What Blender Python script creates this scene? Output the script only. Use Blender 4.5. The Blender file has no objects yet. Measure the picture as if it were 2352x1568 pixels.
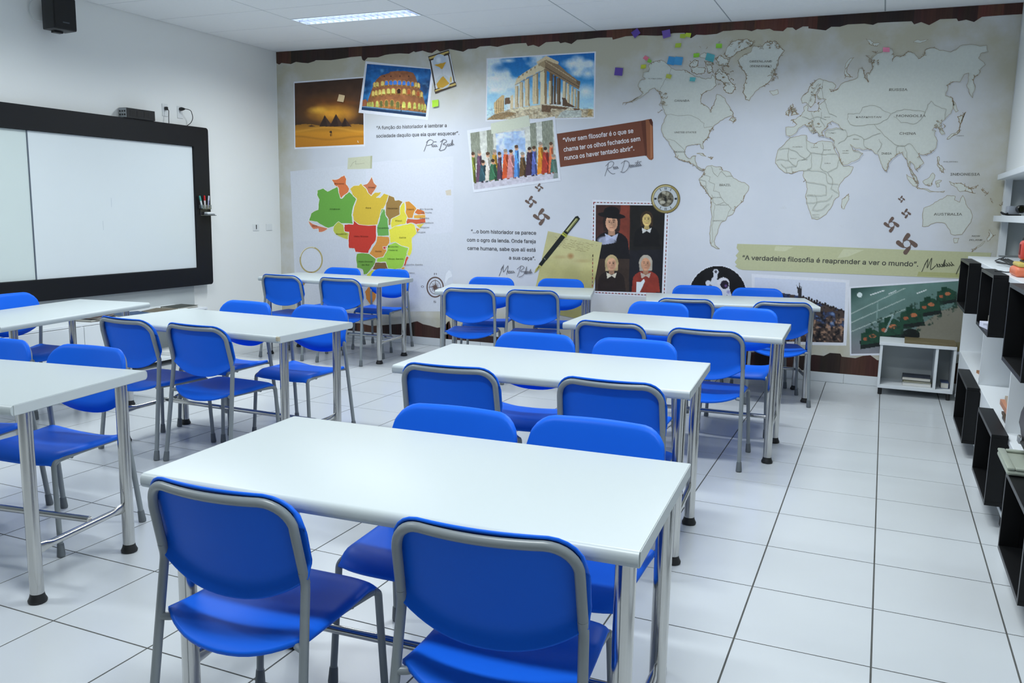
import bpy, bmesh, math, random
import numpy as np
from mathutils import Vector, Matrix
PI = math.pi
C = bpy.context.scene.collection
SC = bpy.context.scene
random.seed(7)

# ------------------------------------------------------------------ camera
CAM_H, PITCH, ROLL, YAW, FPX = 1.48075, -0.155438, -0.019333, 0.406293, 1957.065
IW, IH = 2352, 1568
def cam_rot():
    cy, sy, cp, sp, cr, sr = math.cos(YAW), math.sin(YAW), math.cos(PITCH), math.sin(PITCH), math.cos(ROLL), math.sin(ROLL)
    return (Matrix(((cy,-sy,0),(sy,cy,0),(0,0,1))) @ Matrix(((1,0,0),(0,cp,-sp),(0,sp,cp))) @ Matrix(((cr,0,sr),(0,1,0),(-sr,0,cr))))
RC = cam_rot()
cd = bpy.data.cameras.new('camera'); cam = bpy.data.objects.new('camera', cd); C.objects.link(cam)
cd.sensor_width = 36; cd.lens = FPX/IW*36; cd.clip_start = .05; cd.clip_end = 60
cam.matrix_world = Matrix.Translation((0,0,CAM_H)) @ (RC @ Matrix(((1,0,0),(0,0,-1),(0,1,0)))).to_4x4()
SC.camera = cam

# ------------------------------------------------------------------ world, exposure, lamps
w = bpy.data.worlds.new('world'); SC.world = w; w.use_nodes = True
w.node_tree.nodes['Background'].inputs[0].default_value = (.75,.88,1,1)
w.node_tree.nodes['Background'].inputs[1].default_value = .25
SC.view_settings.view_transform = 'Standard'; SC.view_settings.look = 'None'
SC.view_settings.gamma = 1; SC.view_settings.exposure = 0.0; SC.view_settings.use_curve_mapping = False
LAMP_COL = (.93,.985,1.0); LAMP_W = 42.0
# grid column and far edge of every recessed ceiling lamp of the room
LAMPS = [(-1,6.901),(2,6.276),(2,3.776),(-1,4.401),(2,1.276),(-1,1.276)]

# room extents (metres)
YB, XL, HC, XR, YR = 7.987, -6.361, 3.143, 1.2, -3.2
PX, PY, RX0, RY0 = .4459, .4624, -.3722, 6.1296          # floor tile grid
CX0, CY0, PANX, PANY = -3.885, 7.526, 1.25, .625         # ceiling panel grid

# ------------------------------------------------------------------ helpers
def lin(c):
    return tuple((v/255/12.92 if v/255 <= .04045 else ((v/255+.055)/1.055)**2.4) for v in c)
def S(*c): return lin(c)+(1,)
MATS = {}
def mat(name, col, rough=.5, metal=0.0, emit=None, es=0, noise=None, bump=None, coat=0, spec=.5, alpha=1, trans=0):
    if name in MATS: return MATS[name]
    m = bpy.data.materials.new(name); m.use_nodes = True; nt = m.node_tree; b = nt.nodes['Principled BSDF']
    b.inputs['Base Color'].default_value = S(*col); b.inputs['Roughness'].default_value = rough; b.inputs['Metallic'].default_value = metal
    b.inputs['Coat Weight'].default_value = coat; b.inputs['Specular IOR Level'].default_value = spec; b.inputs['Alpha'].default_value = alpha
    b.inputs['Transmission Weight'].default_value = trans
    if emit: b.inputs['Emission Color'].default_value = S(*emit); b.inputs['Emission Strength'].default_value = es
    if noise or bump:
        tc = nt.nodes.new('ShaderNodeTexCoord')
        n = nt.nodes.new('ShaderNodeTexNoise'); sc = (noise or bump)[0]; n.inputs['Scale'].default_value = sc; n.inputs['Detail'].default_value = 5
        nt.links.new(tc.outputs['Object'], n.inputs['Vector'])
        if noise:
            mx = nt.nodes.new('ShaderNodeMix'); mx.data_type = 'RGBA'
            mx.inputs['A'].default_value = S(*col); mx.inputs['B'].default_value = S(*noise[1])
            nt.links.new(n.outputs['Fac'], mx.inputs['Factor']); nt.links.new(mx.outputs['Result'], b.inputs['Base Color'])
        if bump:
            bp = nt.nodes.new('ShaderNodeBump'); bp.inputs['Strength'].default_value = bump[1]; bp.inputs['Distance'].default_value = .01
            nt.links.new(n.outputs['Fac'], bp.inputs['Height']); nt.links.new(bp.outputs['Normal'], b.inputs['Normal'])
    MATS[name] = m; return m
WALL = mat('wall_paint', (236,239,238), .6, bump=(60,.05))
CEIL = mat('ceiling_board', (243,245,246), .8, noise=(40,(238,241,242)), bump=(160,.08))
GRID = mat('ceiling_grid', (160,168,172), .5)
TILE = mat('floor_tile', (200,205,208), .24, noise=(3,(195,200,204)), bump=(9,.02), spec=.45)
GROUT = mat('grout', (66,68,67), .95, noise=(14,(92,93,90)))
SKIRT = mat('skirting_tile', (216,222,226), .3)
LAM = mat('white_laminate', (188,197,199), .34, noise=(2,(184,194,197)), spec=.4)
LAMEDGE = mat('white_edge_band', (192,200,202), .38)
BLUE = mat('blue_plastic', (24,104,228), .44, noise=(5,(22,98,221)), bump=(220,.03), spec=.14)
GREY = mat('grey_tube', (134,142,146), .32, noise=(8,(127,135,139)), spec=.5)
GREYCAP = mat('grey_cap', (104,111,116), .55, noise=(20,(98,105,110)))
CHROME = mat('chrome', (205,205,203), .16, 1.0, noise=(4,(190,190,188)))
RUBBER = mat('black_rubber', (22,23,24), .5, noise=(20,(28,29,30)))
WHITE = mat('white_melamine', (226,231,235), .4, noise=(3,(222,228,232)))
BLACKM = mat('black_melamine', (12,13,15), .42, noise=(6,(14,15,17)), spec=.25)
BLACKE = mat('black_edge', (44,45,48), .4)
BLACKF = mat('black_board_frame', (15,17,21), .45, noise=(5,(18,20,24)), spec=.3)
PANELW = mat('white_panel', (186,193,195), .55, noise=(3,(182,189,191)))

def link(o, parent=None, kind=None):
    C.objects.link(o)
    if parent is not None: o.parent = parent
    if kind: o['kind'] = kind
    return o
def empty(name, loc=(0,0,0), rz=0.0, label=None, cat=None, group=None, parent=None, kind=None):
    o = bpy.data.objects.new(name, None); o.empty_display_size = .1
    o.location = loc; o.rotation_euler = (0,0,rz)
    return tag(link(o, parent, kind), label, cat, group)
def tag(o, label=None, cat=None, group=None):
    if label: o['label'] = label
    if cat: o['category'] = cat
    if group: o['group'] = group
    return o
def obj(name, bm, m, parent=None, smooth=False, kind=None, loc=None, rz=None):
    me = bpy.data.meshes.new(name)
    if isinstance(bm, bmesh.types.BMesh):
        bmesh.ops.recalc_face_normals(bm, faces=bm.faces); bm.to_mesh(me); bm.free()
    else: me.from_pydata(*bm); me.update()
    for q in (m if isinstance(m, (list,tuple)) else [m]): me.materials.append(q)
    if smooth:
        me.polygons.foreach_set('use_smooth', [True]*len(me.polygons))
        if smooth != 'all': me.set_sharp_from_angle(angle=math.radians(smooth if smooth is not True else 40))
    o = bpy.data.objects.new(name, me); link(o, parent, kind)
    if loc is not None: o.location = loc
    if rz is not None: o.rotation_euler = (0,0,rz)
    return o
def box(bm, x0, x1, y0, y1, z0, z1, bev=0, seg=1, M=None):
    r = bmesh.ops.create_cube(bm, size=1)
    bmesh.ops.transform(bm, verts=r['verts'], matrix=Matrix.Translation(((x0+x1)/2,(y0+y1)/2,(z0+z1)/2)) @ Matrix.Diagonal((abs(x1-x0),abs(y1-y0),abs(z1-z0),1)))
    vs = r['verts']
    if bev:
        es = list({e for v in vs for e in v.link_edges})
        rb = bmesh.ops.bevel(bm, geom=es, offset=bev, segments=seg, affect='EDGES', profile=.5)
        vs = list({v for f in rb['faces'] for v in f.verts} | {v for v in vs if v.is_valid})
    if M is not None: bmesh.ops.transform(bm, verts=vs, matrix=M)
    return vs
def bx(*a, **k):
    bm = bmesh.new(); box(bm, *a, **k); return bm
def fillet(pts, r, n=5):
    # round the inner corners of a polyline
    P = [Vector(p) for p in pts]; out = [P[0]]
    for i in range(1, len(P)-1):
        rr = r[i-1] if isinstance(r, (list,tuple)) else r
        a, b = (P[i-1]-P[i]), (P[i+1]-P[i]); d = min(rr, a.length*.49, b.length*.49)
        A, B = P[i]+a.normalized()*d, P[i]+b.normalized()*d
        for k in range(n+1):
            t = k/n; out.append(A*(1-t)**2 + P[i]*2*t*(1-t) + B*t*t)
    out.append(P[-1]); return out
def tube(bm, pts, r, seg=10, caps=True):
    P = [Vector(p) for p in pts]; n = len(P); R = r if isinstance(r, (list,tuple)) else [r]*n
    T = [(P[min(i+1,n-1)]-P[max(i-1,0)]).normalized() for i in range(n)]
    up = Vector((0,0,1)) if abs(T[0].z) < .9 else Vector((0,1,0))
    N = (up - T[0]*up.dot(T[0])).normalized(); rings = []
    for i in range(n):
        N = (N - T[i]*N.dot(T[i])).normalized(); B = T[i].cross(N)
        rings.append([bm.verts.new(P[i]+(N*math.cos(2*PI*k/seg)+B*math.sin(2*PI*k/seg))*R[i]) for k in range(seg)])
    for i in range(n-1):
        for k in range(seg): bm.faces.new((rings[i][k], rings[i][(k+1)%seg], rings[i+1][(k+1)%seg], rings[i+1][k]))
    if caps: bm.faces.new(rings[0][::-1]); bm.faces.new(rings[-1])
def tb(*a, **k):
    bm = bmesh.new(); tube(bm, *a, **k); return bm
def lathe(bm, prof, seg=16, M=None):
    # prof: (radius, z) from bottom to top
    rings = []
    for r, z in prof: rings.append([bm.verts.new((max(r,1e-5)*math.cos(2*PI*k/seg), max(r,1e-5)*math.sin(2*PI*k/seg), z)) for k in range(seg)])
    for a, b in zip(rings, rings[1:]):
        for k in range(seg): bm.faces.new((a[k], a[(k+1)%seg], b[(k+1)%seg], b[k]))
    bm.faces.new(rings[0][::-1]); bm.faces.new(rings[-1])
    if M is not None: bmesh.ops.transform(bm, verts=[v for q in rings for v in q], matrix=M)
def lt(*a, **k):
    bm = bmesh.new(); lathe(bm, *a, **k); return bm
def dup(o, parent=None):
    c = o.copy(); C.objects.link(c); c.parent = parent
    for ch in list(o.children): dup(ch, c)
    return c

# ------------------------------------------------------------------ room shell
def project(p):
    d = RC.transposed() @ (Vector(p)-Vector((0,0,CAM_H)))
    return (IW/2+FPX*d.x/d.y, IH/2-FPX*d.z/d.y) if d.y > .05 else None
floor = obj('floor', bx(XL-.1, XR+.1, YR-.1, YB+.1, -.1, -.0013), GROUT, kind='structure')
cells = []
i0, i1 = math.floor((XL-RX0)/PX)-1, math.ceil((XR-RX0)/PX)+1
j0, j1 = math.floor((YR-RY0)/PY)-1, math.ceil((YB-RY0)/PY)+1
for i in range(i0, i1):
    for j in range(j0, j1):
        a, b = RX0+i*PX+.0031, RX0+(i+1)*PX-.0031; c, d = RY0+j*PY+.003, RY0+(j+1)*PY-.003
        a, b, c, d = max(a,XL), min(b,XR), max(c,YR), min(d,YB)
        if b-a < .01 or d-c < .01: continue
        q = [project((x,y,0)) for x in (a,b) for y in (c,d)]; q = [p for p in q if p]
        seen = any(-20 < p[0] < IW+20 and -20 < p[1] < IH+20 for p in q)
        cells.append((not seen, math.hypot((a+b)/2,(c+d)/2), a, b, c, d))
cells.sort()
tile_me = {}
far = bmesh.new(); nt_ = 0
for hid, dist, a, b, c, d in cells:
    if hid or nt_ >= 298: box(far, a, b, c, d, -.012, 0); continue
    nt_ += 1
    key = (round(b-a,3), round(d-c,3))
    if key not in tile_me:
        o = obj('tile', bx(-(b-a)/2,(b-a)/2,-(d-c)/2,(d-c)/2,-.012,0,bev=.0005), TILE, floor); tile_me[key] = o.data
    else: o = link(bpy.data.objects.new('tile', tile_me[key]), floor)
    o.location = ((a+b)/2,(c+d)/2,0)
obj('tile_field', far, TILE, floor, kind='stuff')

ceiling = obj('ceiling', bx(XL-.1, XR+.1, YR-.1, YB+.1, HC+.115, HC+.2), GRID, kind='structure')
for i in range(-3, 6):
    a = CX0+i*PANX
    if XL < a < XR: obj('grid_bar', bx(a-.0049, a+.0049, YR, YB, HC+.002, HC+.012), GRID, ceiling)
for j in range(-1, 18):
    a = CY0-j*PANY
    if YR < a < YB: obj('grid_bar', bx(XL, XR, a-.0039, a+.0039, HC+.002, HC+.012), GRID, ceiling)
lampcells = {(c, round(y,2)) for c, y in LAMPS}
for i in range(-3, 5):
    for j in range(-1, 18):
        a, b = CX0+i*PANX+.005, CX0+(i+1)*PANX-.005; d = CY0-j*PANY-.004; c = CY0-(j+1)*PANY+.004
        a, b, c, d = max(a,XL+.004), min(b,XR), max(c,YR), min(d,YB-.004)
        if b-a < .03 or d-c < .03: continue
        if any(i == lc and abs(CY0-j*PANY-ly) < .03 for lc, ly in LAMPS): d -= .25
        obj('ceiling_panel', bx(a,b,c,d,HC,HC+.012,bev=.002), CEIL, ceiling)

wall_left = obj('wall_left', bx(XL-.12, XL, YR-.1, YB+.12, 0, HC+.1), WALL, kind='structure')
wall_back = obj('wall_back', bx(XL-.12, XR+.12, YB, YB+.12, 0, HC+.1), WALL, kind='structure')
wall_right = obj('wall_right', bx(XR, XR+.12, YR-.1, YB, 0, HC+.1), WALL, kind='structure')
wall_rear = obj('wall_rear', bx(XL-.12, XR+.12, YR-.12, YR, 0, HC+.1), mat('rear_wall_dark', (52,56,62), .8, noise=(3,(48,52,58))), kind='structure')  # unseen wall, made dark to cut light bounced onto the near chair backs
trim_1 = obj('trim_1', bx(XL, XL+.028, 2.2, 6.59, 0, .70, bev=.002), PANELW, kind='structure')   # raised panel under the board
trim_2 = obj('trim_2', bx(.862, XR, 1.0, YB-.012, 1.822, HC), WALL, kind='structure')             # closed wall above the bookcase
base = empty('baseboard_back', (0,YB,0), kind='structure')
x = XL+.003; k = 0
while x < .85:
    x1 = min(x+.4459-(.11 if k == 0 else 0), .858)
    obj('skirting_tile', bx(x, x1-.003, -.009, -.0005, 0, .083, bev=.0015), SKIRT, base); x = x1; k += 1
base2 = empty('baseboard_left', (XL,0,0), kind='structure'); y = YB-.012
while y > 6.61:
    y1 = max(y-.46, 6.6); obj('skirting_tile', bx(.0005, .009, y1+.003, y, 0, .083, bev=.0015), SKIRT, base2); y = y1

# ------------------------------------------------------------------ ceiling lamps
TUBE = mat('lamp_tube', (255,255,255), .3, emit=(235,246,255), es=5)
SILV = mat('louver_silver', (208,214,232), .3, .5, noise=(6,(196,202,224)))
HOUS = mat('lamp_housing', (232,238,242), .4)
def make_lamp():
    r = empty('ceiling_light', label='recessed fluorescent ceiling light with silver louver blades over the whiteboard wall', cat='light', group='recessed ceiling lights')
    bm = bmesh.new()
    box(bm, 0, 1.24, -.244, -.236, 0, .09); box(bm, 0, 1.24, -.008, 0, 0, .09); box(bm, 0, .008, -.236, -.008, 0, .09); box(bm, 1.232, 1.24, -.236, -.008, 0, .09)
    box(bm, 0, 1.24, -.244, 0, .09, .1)
    obj('housing', bm, HOUS, r)
    for yy in (-.18, -.064): obj('fluorescent_tube', tb([(.02,yy,.045),(1.22,yy,.045)], .013, 10), TUBE, r, True)
    me = None
    for k in range(18):
        if me is None: o = obj('louver_blade', bx(-.0015,.0015,-.236,-.008,.002,.030), SILV, r); me = o.data
        else: o = link(bpy.data.objects.new('louver_blade', me), r)
        o.location = (.045+k*.0677,0,0)
    bm = bmesh.new(); box(bm, .008, 1.232, -.124, -.120, .002, .030); obj('louver_spine', bm, SILV, r)
    ld = bpy.data.lights.new('lamp_light', 'AREA'); ld.shape = 'RECTANGLE'; ld.size = 1.18; ld.size_y = .2; ld.energy = LAMP_W; ld.color = LAMP_COL; ld.spread = math.radians(155)
    lo = bpy.data.objects.new('lamp_light', ld); link(lo, r); lo.location = (.62,-.122,-.0005)
    return r
l0 = make_lamp()
LNAMES = ['','at the mural above the last table, right row','above the second table, right row','over the left row table and teacher desk','over the foreground table','over the front left table']
for k, (c, y) in enumerate(LAMPS):
    o = l0 if k == 0 else dup(l0)
    o.location = (CX0+c*PANX+.005, y-.0045, HC-.002)
    if k: o['label'] = 'recessed ceiling light with silver louver blades '+LNAMES[k]

# ------------------------------------------------------------------ tables
TW, TD, TH = 1.3256, .7046, .7727
def make_table(TW, TD, TH, ix, iy, label, yo=.045):
    r = empty('classroom_table', label=label, cat='table', group='white classroom tables')
    t = .039
    bm = bmesh.new()     # slab: bullnosed long edges, square banded short edges
    prof = []
    h = t/2; rr = .016
    for a in range(0, 91, 18): prof.append((TD/2-rr+rr*math.sin(math.radians(a)), TH-rr+rr*math.cos(math.radians(a))))
    for a in range(90, 181, 18): prof.append((TD/2-rr+rr*math.sin(math.radians(a)), TH-t+rr+rr*math.cos(math.radians(a))))
    loop = prof + [(-y, z) for y, z in prof[::-1]]
    A = [bm.verts.new((-TW/2, y, z)) for y, z in loop]; B = [bm.verts.new((TW/2, y, z)) for y, z in loop]
    n = len(loop)
    for k in range(n): bm.faces.new((A[k], A[(k+1)%n], B[(k+1)%n], B[k]))
    bm.faces.new(A[::-1]); bm.faces.new(B)
    obj('tabletop', bm, LAM, r, 30)
    for s in (-1, 1):
        xx = s*(TW/2+.0012)
        obj('edge_band', bx(xx-.0012, xx+.0012, -TD/2+.012, TD/2-.012, TH-t+.0015, TH-.0012, bev=.0008), LAMEDGE, r)
    lx, ly = TW/2-ix, TD/2-iy
    for sx in (-1, 1):
        for sy in (-1, 1):
            g = obj('leg', tb([(sx*lx, sy*ly, .028),(sx*lx, sy*ly, TH-t-.001)], .0245, 18), CHROME, r, True)
            obj('foot_cap', lt([(.026,0),(.033,.003),(.034,.010),(.028,.022),(.0252,.032),(.0252,.036)], 18, Matrix.Translation((sx*lx, sy*ly, 0))), RUBBER, g, True)
        # side rail: tube with flattened, pinched ends
        bm = bmesh.new(); n = 14; zs = .2
        for k in range(n+1):
            q = k/n; y = -ly+.022+q*(2*ly-.044); e = min(q, 1-q); f = max(0, min(1, (e-.03)/.12)); f = f*f*(3-2*f)
            ring = [bm.verts.new((sx*lx+math.cos(a)*(.005+.008*f), y, zs+math.sin(a)*(.022-.008*f))) for a in [2*PI*m/12 for m in range(12)]]
            if k:
                for m in range(12): bm.faces.new((prev[m], prev[(m+1)%12], ring[(m+1)%12], ring[m]))
            else: bm.faces.new(ring)
            prev = ring
        bm.faces.new(prev[::-1]); obj('side_rail', bm, CHROME, r, True)
        bm = bmesh.new(); box(bm, sx*lx-.02, sx*lx+.02, -ly-.03, ly+.03, TH-t-.006, TH-t-.0005); obj('bracket', bm, GREY, r)
    obj('long_rail', tb([(-lx+.012, yo, .214),(lx-.012, yo, .214)], .0135, 14), CHROME, r, True)
    return r
TABLES = [   # x, y, turn
 ('T1',-1.098,1.98,.052,'large white classroom table in the foreground with two blue chair backs before it'),
 ('T2',-1.346,3.644,.070,'white classroom table directly behind the foreground one, in the right row'),
 ('T3',-1.159,5.381,.030,'white classroom table second to last in the right row, before the map end table'),
 ('T4',-1.131,7.095,.253,'white classroom table at the mural by the astronaut picture, back right'),
 ('T5',-2.929,6.907,.266,'white classroom table at the mural between compass and portrait picture, back middle'),
 ('T6',-4.908,7.006,.050,'white classroom table at the mural below the coloured Brazil map, back left'),
 ('T7',-3.607,4.017,-.004,'white classroom table in the left row with a chipped front corner'),
 ('T8',-3.424,2.201,.145,'white classroom table cut by the left edge of the picture, front left'),
]
TROOT = {}
for k, (n, x, y, rz, lab) in enumerate(TABLES):
    r = make_table(TW, TD, TH, .048, .105, lab) if k == 0 else dup(TROOT['T1'])
    r.location = (x, y, 0); r.rotation_euler = (0,0,rz); r['label'] = lab; TROOT[n] = r
# chipped corner of the left-row table: raw board showing
chip = obj('chipped_corner', bx(-.009,.012,-.014,.006,-.0135,.0135,bev=.004), mat('raw_board',(196,190,170),.8,noise=(40,(170,160,135))), TROOT['T7'])
chip.location = (TW/2-.0095, -TD/2+.0125, TH-.015); chip['label'] = 'bare board at the broken corner'
tt = make_table(1.36, .62, .74, .17, .08, 'narrow white teacher desk standing lengthwise before the whiteboard', -.08)
tt.name = 'teacher_desk'; tt.location = (-5.11,3.955,0); tt.rotation_euler = (0,0,math.radians(100)); tt['group'] = ''; del tt['group']; tt['category'] = 'desk'

# ------------------------------------------------------------------ chairs
def thick_grid(nu, nv, f, th, close=True):
    # closed shell from a surface f(u,v) -> point, thickness th along -normal, rounded rim
    P = [[Vector(f(-1+2*i/nu, j/nv)) for i in range(nu+1)] for j in range(nv+1)]
    def nrm(i, j):
        a = P[j][min(i+1,nu)]-P[j][max(i-1,0)]; b = P[min(j+1,nv)][i]-P[max(j-1,0)][i]
        n = a.cross(b); return n.normalized() if n.length > 1e-9 else Vector((0,0,1))
    bm = bmesh.new()
    top = [[bm.verts.new(P[j][i]) for i in range(nu+1)] for j in range(nv+1)]
    bot = [[bm.verts.new(P[j][i]-nrm(i,j)*th) for i in range(nu+1)] for j in range(nv+1)]
    for j in range(nv):
        for i in range(nu):
            bm.faces.new((top[j][i], top[j][i+1], top[j+1][i+1], top[j+1][i])); bm.faces.new((bot[j][i], bot[j+1][i], bot[j+1][i+1], bot[j][i+1]))
    ring = [(0,i) for i in range(nu)]+[(j,nu) for j in range(nv)]+[(nv,i) for i in range(nu,0,-1)]+[(j,0) for j in range(nv,0,-1)]
    mid = []
    cen = sum((P[j][i] for j, i in ring), Vector())/len(ring)
    for j, i in ring:
        n = nrm(i, j); o = P[j][i]-cen; o -= n*o.dot(n); o = o.normalized()*th*.32
        mid.append((bm.verts.new(P[j][i]-n*th*.18+o), bm.verts.new(P[j][i]-n*th*.82+o)))
    m = len(ring)
    for k in range(m):
        (j,i), (j2,i2) = ring[k], ring[(k+1)%m]; a, b = mid[k], mid[(k+1)%m]
        bm.faces.new((top[j2][i2], top[j][i], a[0], b[0])); bm.faces.new((b[0], a[0], a[1], b[1])); bm.faces.new((b[1], a[1], bot[j][i], bot[j2][i2]))
    bmesh.ops.remove_doubles(bm, verts=bm.verts, dist=1e-5)
    return bm
def back_y(x, z):
    s = min(1, abs(x)/.215); sag = -.036*(1-s*s)
    return -.195-.055*(z-.575)/.225 + sag
def back_f(u, v):
    uu = math.copysign(1-(1-abs(u))**1.35, u) if abs(u) < 1 else u
    hw = .227; r = .084; x = hw*uu; e = max(0, abs(x)-(hw-r)); zt = .814-(r-math.sqrt(max(0, r*r-e*e)))
    zb = .513+.078*abs(uu)**2.3
    z = zb+(zt-zb)*(.5-.5*math.cos(PI*v))
    y = back_y(x, z)+.0255
    b = max(0, 1-(z-zb)/.04); y -= .026*b**1.1                   # flared lower lip
    t = max(0, 1-(zt-z)/.011); y -= .0165*t**1.5   # rim rolled back over the tube
    return (-x, y, z)
def seat_f(u, v):
    uu = math.copysign(1-(1-abs(u))**1.3, u) if abs(u) < 1 else u
    a = abs(uu); yr = -.262+.072*a**2.4; yf = .205-.03*a**4
    y = yr+(yf-yr)*v; hw = .212-.008*v
    x = hw*uu
    z = .437-.012*(1-a*a)*math.sin(PI*min(1,v*1.15))
    q = max(0, (.30-v)/.30); z -= (.042*(1-a**2.5)-.006*a)*q**1.6
    q = max(0, (v-.80)/.20); z -= .034*q*q
    q = max(0, (a-.88)/.12); z -= .009*q*q
    return (x, y, z)
def make_chair():
    r = empty('school_chair')
    obj('seat', thick_grid(18, 18, seat_f, .016), BLUE, r, 'all')
    b = obj('backrest', thick_grid(22, 18, back_f, .008), BLUE, r, 'all')
    for s in (-1, 1):
        x, z = s*.188, .700; y = back_y(x, z)+.0262
        obj('rivet', lt([(.009,-.001),(.009,.0015),(.0075,.0025),(.005,.0015)], 14, Matrix.Translation((x,y,z)) @ Matrix.Rotation(math.radians(-90-14),4,'X')), BLUE, b, True)
    # tube hoop behind the backrest
    R = .0122; pts = []
    hw, zt, rc = .212, .7925, .072
    left = [Vector((-hw-.004,-.196,.577)), Vector((-hw,-.196-.055*(zt-rc-.575)/.225,zt-rc))]
    arc = []
    for k in range(1, 9):
        a = k/8*PI/2; x = -hw+rc-rc*math.cos(a); z = zt-rc+rc*math.sin(a); arc.append(Vector((x, back_y(x,z)*1.0+.002, z)))
    mid = [Vector((x, back_y(x,zt)+.002, zt-.002*(1-(x/.14)**2))) for x in [-.141+.282*k/12 for k in range(1,12)]]
    half = left+arc
    full = half+mid+[Vector((-p.x,p.y,p.z)) for p in half[::-1]]
    obj('back_frame', tb(full, R, 10), GREY, r, True)
    for s in (-1, 1):
        top = (s*(hw+.004),-.196,.579)
        g = obj('leg', tb(fillet([(s*(hw+.003),-.205,.610), top, (s*.238,-.266,.012)], .04), R, 10), GREY, r, True)
        d = (Vector((s*.238,-.266,.012))-Vector(top)).normalized(); e = Vector((s*.2385,-.2665,.002))
        obj('foot_cap', tb([e-d*.055, e-d*.05, e-d*.006, e], [.0135,.0145,.0172,.0165], 10), GREYCAP, g, True)
        # seat rail running into the front leg
        q = Vector(top)+d*.165
        rail = fillet([q+Vector((s*-.004,0,0)), (s*.190,q.y+.012,.414), (s*.186,-.15,.412), (s*.188,.02,.409), (s*.199,.150,.404)], .02)
        obj('seat_rail', tb(rail, .0105, 10), GREY, r, True)
        foot = Vector((s*.224,.178,.012))
        fl = fillet([(s*.199,.146,.404), (s*.203,.168,.395), foot], .03)
        g = obj('leg', tb(fl, .0112, 10), GREY, r, True)
        d = (foot-Vector(fl[-2])).normalized(); e = foot+d*.01
        obj('foot_cap', tb([e-d*.055, e-d*.05, e-d*.006, e], [.0128,.0138,.0165,.0158], 10), GREYCAP, g, True)
    obj('cross_rail', tb([(-.188,.06,.398),(.188,.06,.398)], .009, 8), GREY, r, True)
    return r
G = 'blue school chairs around the tables'
CHAIRS = [
('T1A',-1.436,1.777,0.035,'large blue chair seen from behind, left of two at the foreground table'),
('T1B',-0.758,1.822,0.086,'large blue chair seen from behind, right of two at the foreground table'),
('T1C',-1.255,2.242,3.190,'blue chair facing the camera at the far side of the foreground table, left one'),
('T1D',-0.785,2.300,3.168,'blue chair facing the camera at the far side of the foreground table, right one'),
('T2A',-1.698,3.444,0.099,'blue chair seen from behind at the second table of the right row, left one'),
('T2B',-0.972,3.480,0.038,'blue chair seen from behind at the second table of the right row, right one'),
('T2C',-1.659,3.985,3.220,'blue chair facing the camera behind the second table of the right row, left one'),
('T2D',-1.130,4.049,3.202,'blue chair facing the camera behind the second table of the right row, right one'),
('T3A',-1.487,5.196,0.006,'blue chair seen from behind at the third table of the right row, left one'),
('T3B',-0.898,5.156,-0.008,'blue chair seen from behind at the third table of the right row, by the aisle'),
('T3C',-1.469,5.920,3.176,'blue chair facing the camera behind the third table of the right row, left one'),
('T3D',-0.847,5.906,3.166,'blue chair facing the camera behind the third table of the right row, right one'),
('T4A',-1.434,6.836,0.244,'blue chair seen from behind at the last table of the right row, left one'),
('T4B',-0.729,7.018,0.263,'blue chair seen from behind at the last table of the right row, by the aisle'),
('T4C',-1.459,7.545,3.395,'blue chair against the mural below the astronaut picture, left one'),
('T4D',-0.935,7.607,3.396,'blue chair against the mural right of the astronaut picture'),
('T5A',-3.221,6.632,0.272,'blue chair seen from behind at the back middle table, left one'),
('T5B',-2.706,6.786,0.266,'blue chair seen from behind at the back middle table, right one'),
('T5C',-3.380,7.248,3.408,'blue chair against the mural at the back middle table, below the third quotation'),
('T5D',-2.754,7.484,3.408,'blue chair against the mural at the back middle table, before the parchment'),
('T6A',-5.251,6.814,0.047,'blue chair seen from behind at the back left table, nearest the room corner'),
('T6B',-4.609,6.846,0.044,'blue chair seen from behind at the back left table, right one'),
('T6C',-5.258,7.403,3.184,'blue chair against the mural below the Brazil map, left one'),
('T6D',-4.745,7.542,3.199,'blue chair against the mural below the Brazil map, right one'),
('T7A',-3.976,3.844,-0.066,'blue chair seen from behind at the left row table with the chipped corner, left one'),
('T7B',-3.458,3.842,-0.018,'blue chair seen from behind at the left row table with the chipped corner, right one'),
('T7C',-3.971,4.362,3.094,'blue chair facing the camera behind the chipped left row table, left one'),
('T7D',-3.395,4.418,3.112,'blue chair facing the camera behind the chipped left row table, right one'),
('T8C',-3.828,2.475,3.346,'blue chair cut by the left picture edge behind the front left table'),
('T8D',-3.294,2.534,3.207,'blue chair facing the camera behind the front left table, right one'),
('T9',-5.38,4.10,-PI/2+.10,'blue chair at the teacher desk with its back to the whiteboard'),
]
chair0 = make_chair()
for k, (n, x, y, rz, lab) in enumerate(CHAIRS):
    r = chair0 if k == 0 else dup(chair0)
    r.location = (x, y, 0); r.rotation_euler = (0,0,rz); tag(r, lab, 'chair', G)

# ------------------------------------------------------------------ printed mural on the back wall
# Flat wallpaper print. The print is drawn in the coordinates of a survey picture and laid out once on the wall plane.
def wall_pt(u, v, dy=0.0):
    d = RC @ Vector(((u-IW/2)/FPX, 1, -(v-IH/2)/FPX)); t = YB/d.y
    return Vector((d.x*t, YB-dy, CAM_H+d.z*t))
class Fr:
    def __init__(s, x0, y0, k): s.x0, s.y0, s.k = x0, y0, k
    def __call__(s, x, y): return (s.x0+x*s.k, s.y0+y*s.k)
    def pts(s, P): return [s(*p) for p in P]
PXF = Fr(0,0,1); R2 = Fr(620,40,460/1803); R3 = Fr(640,340,440/1643); R4 = Fr(1040,100,500/2178); R5 = Fr(1040,400,520/2352)
R6 = Fr(1380,20,480/1394); R7 = Fr(1760,20,592/1719); R8 = Fr(1540,420,812/2352); R9 = Fr(1980,380,372/1535)
GAIN, GP = 1.2, 1.45
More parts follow.
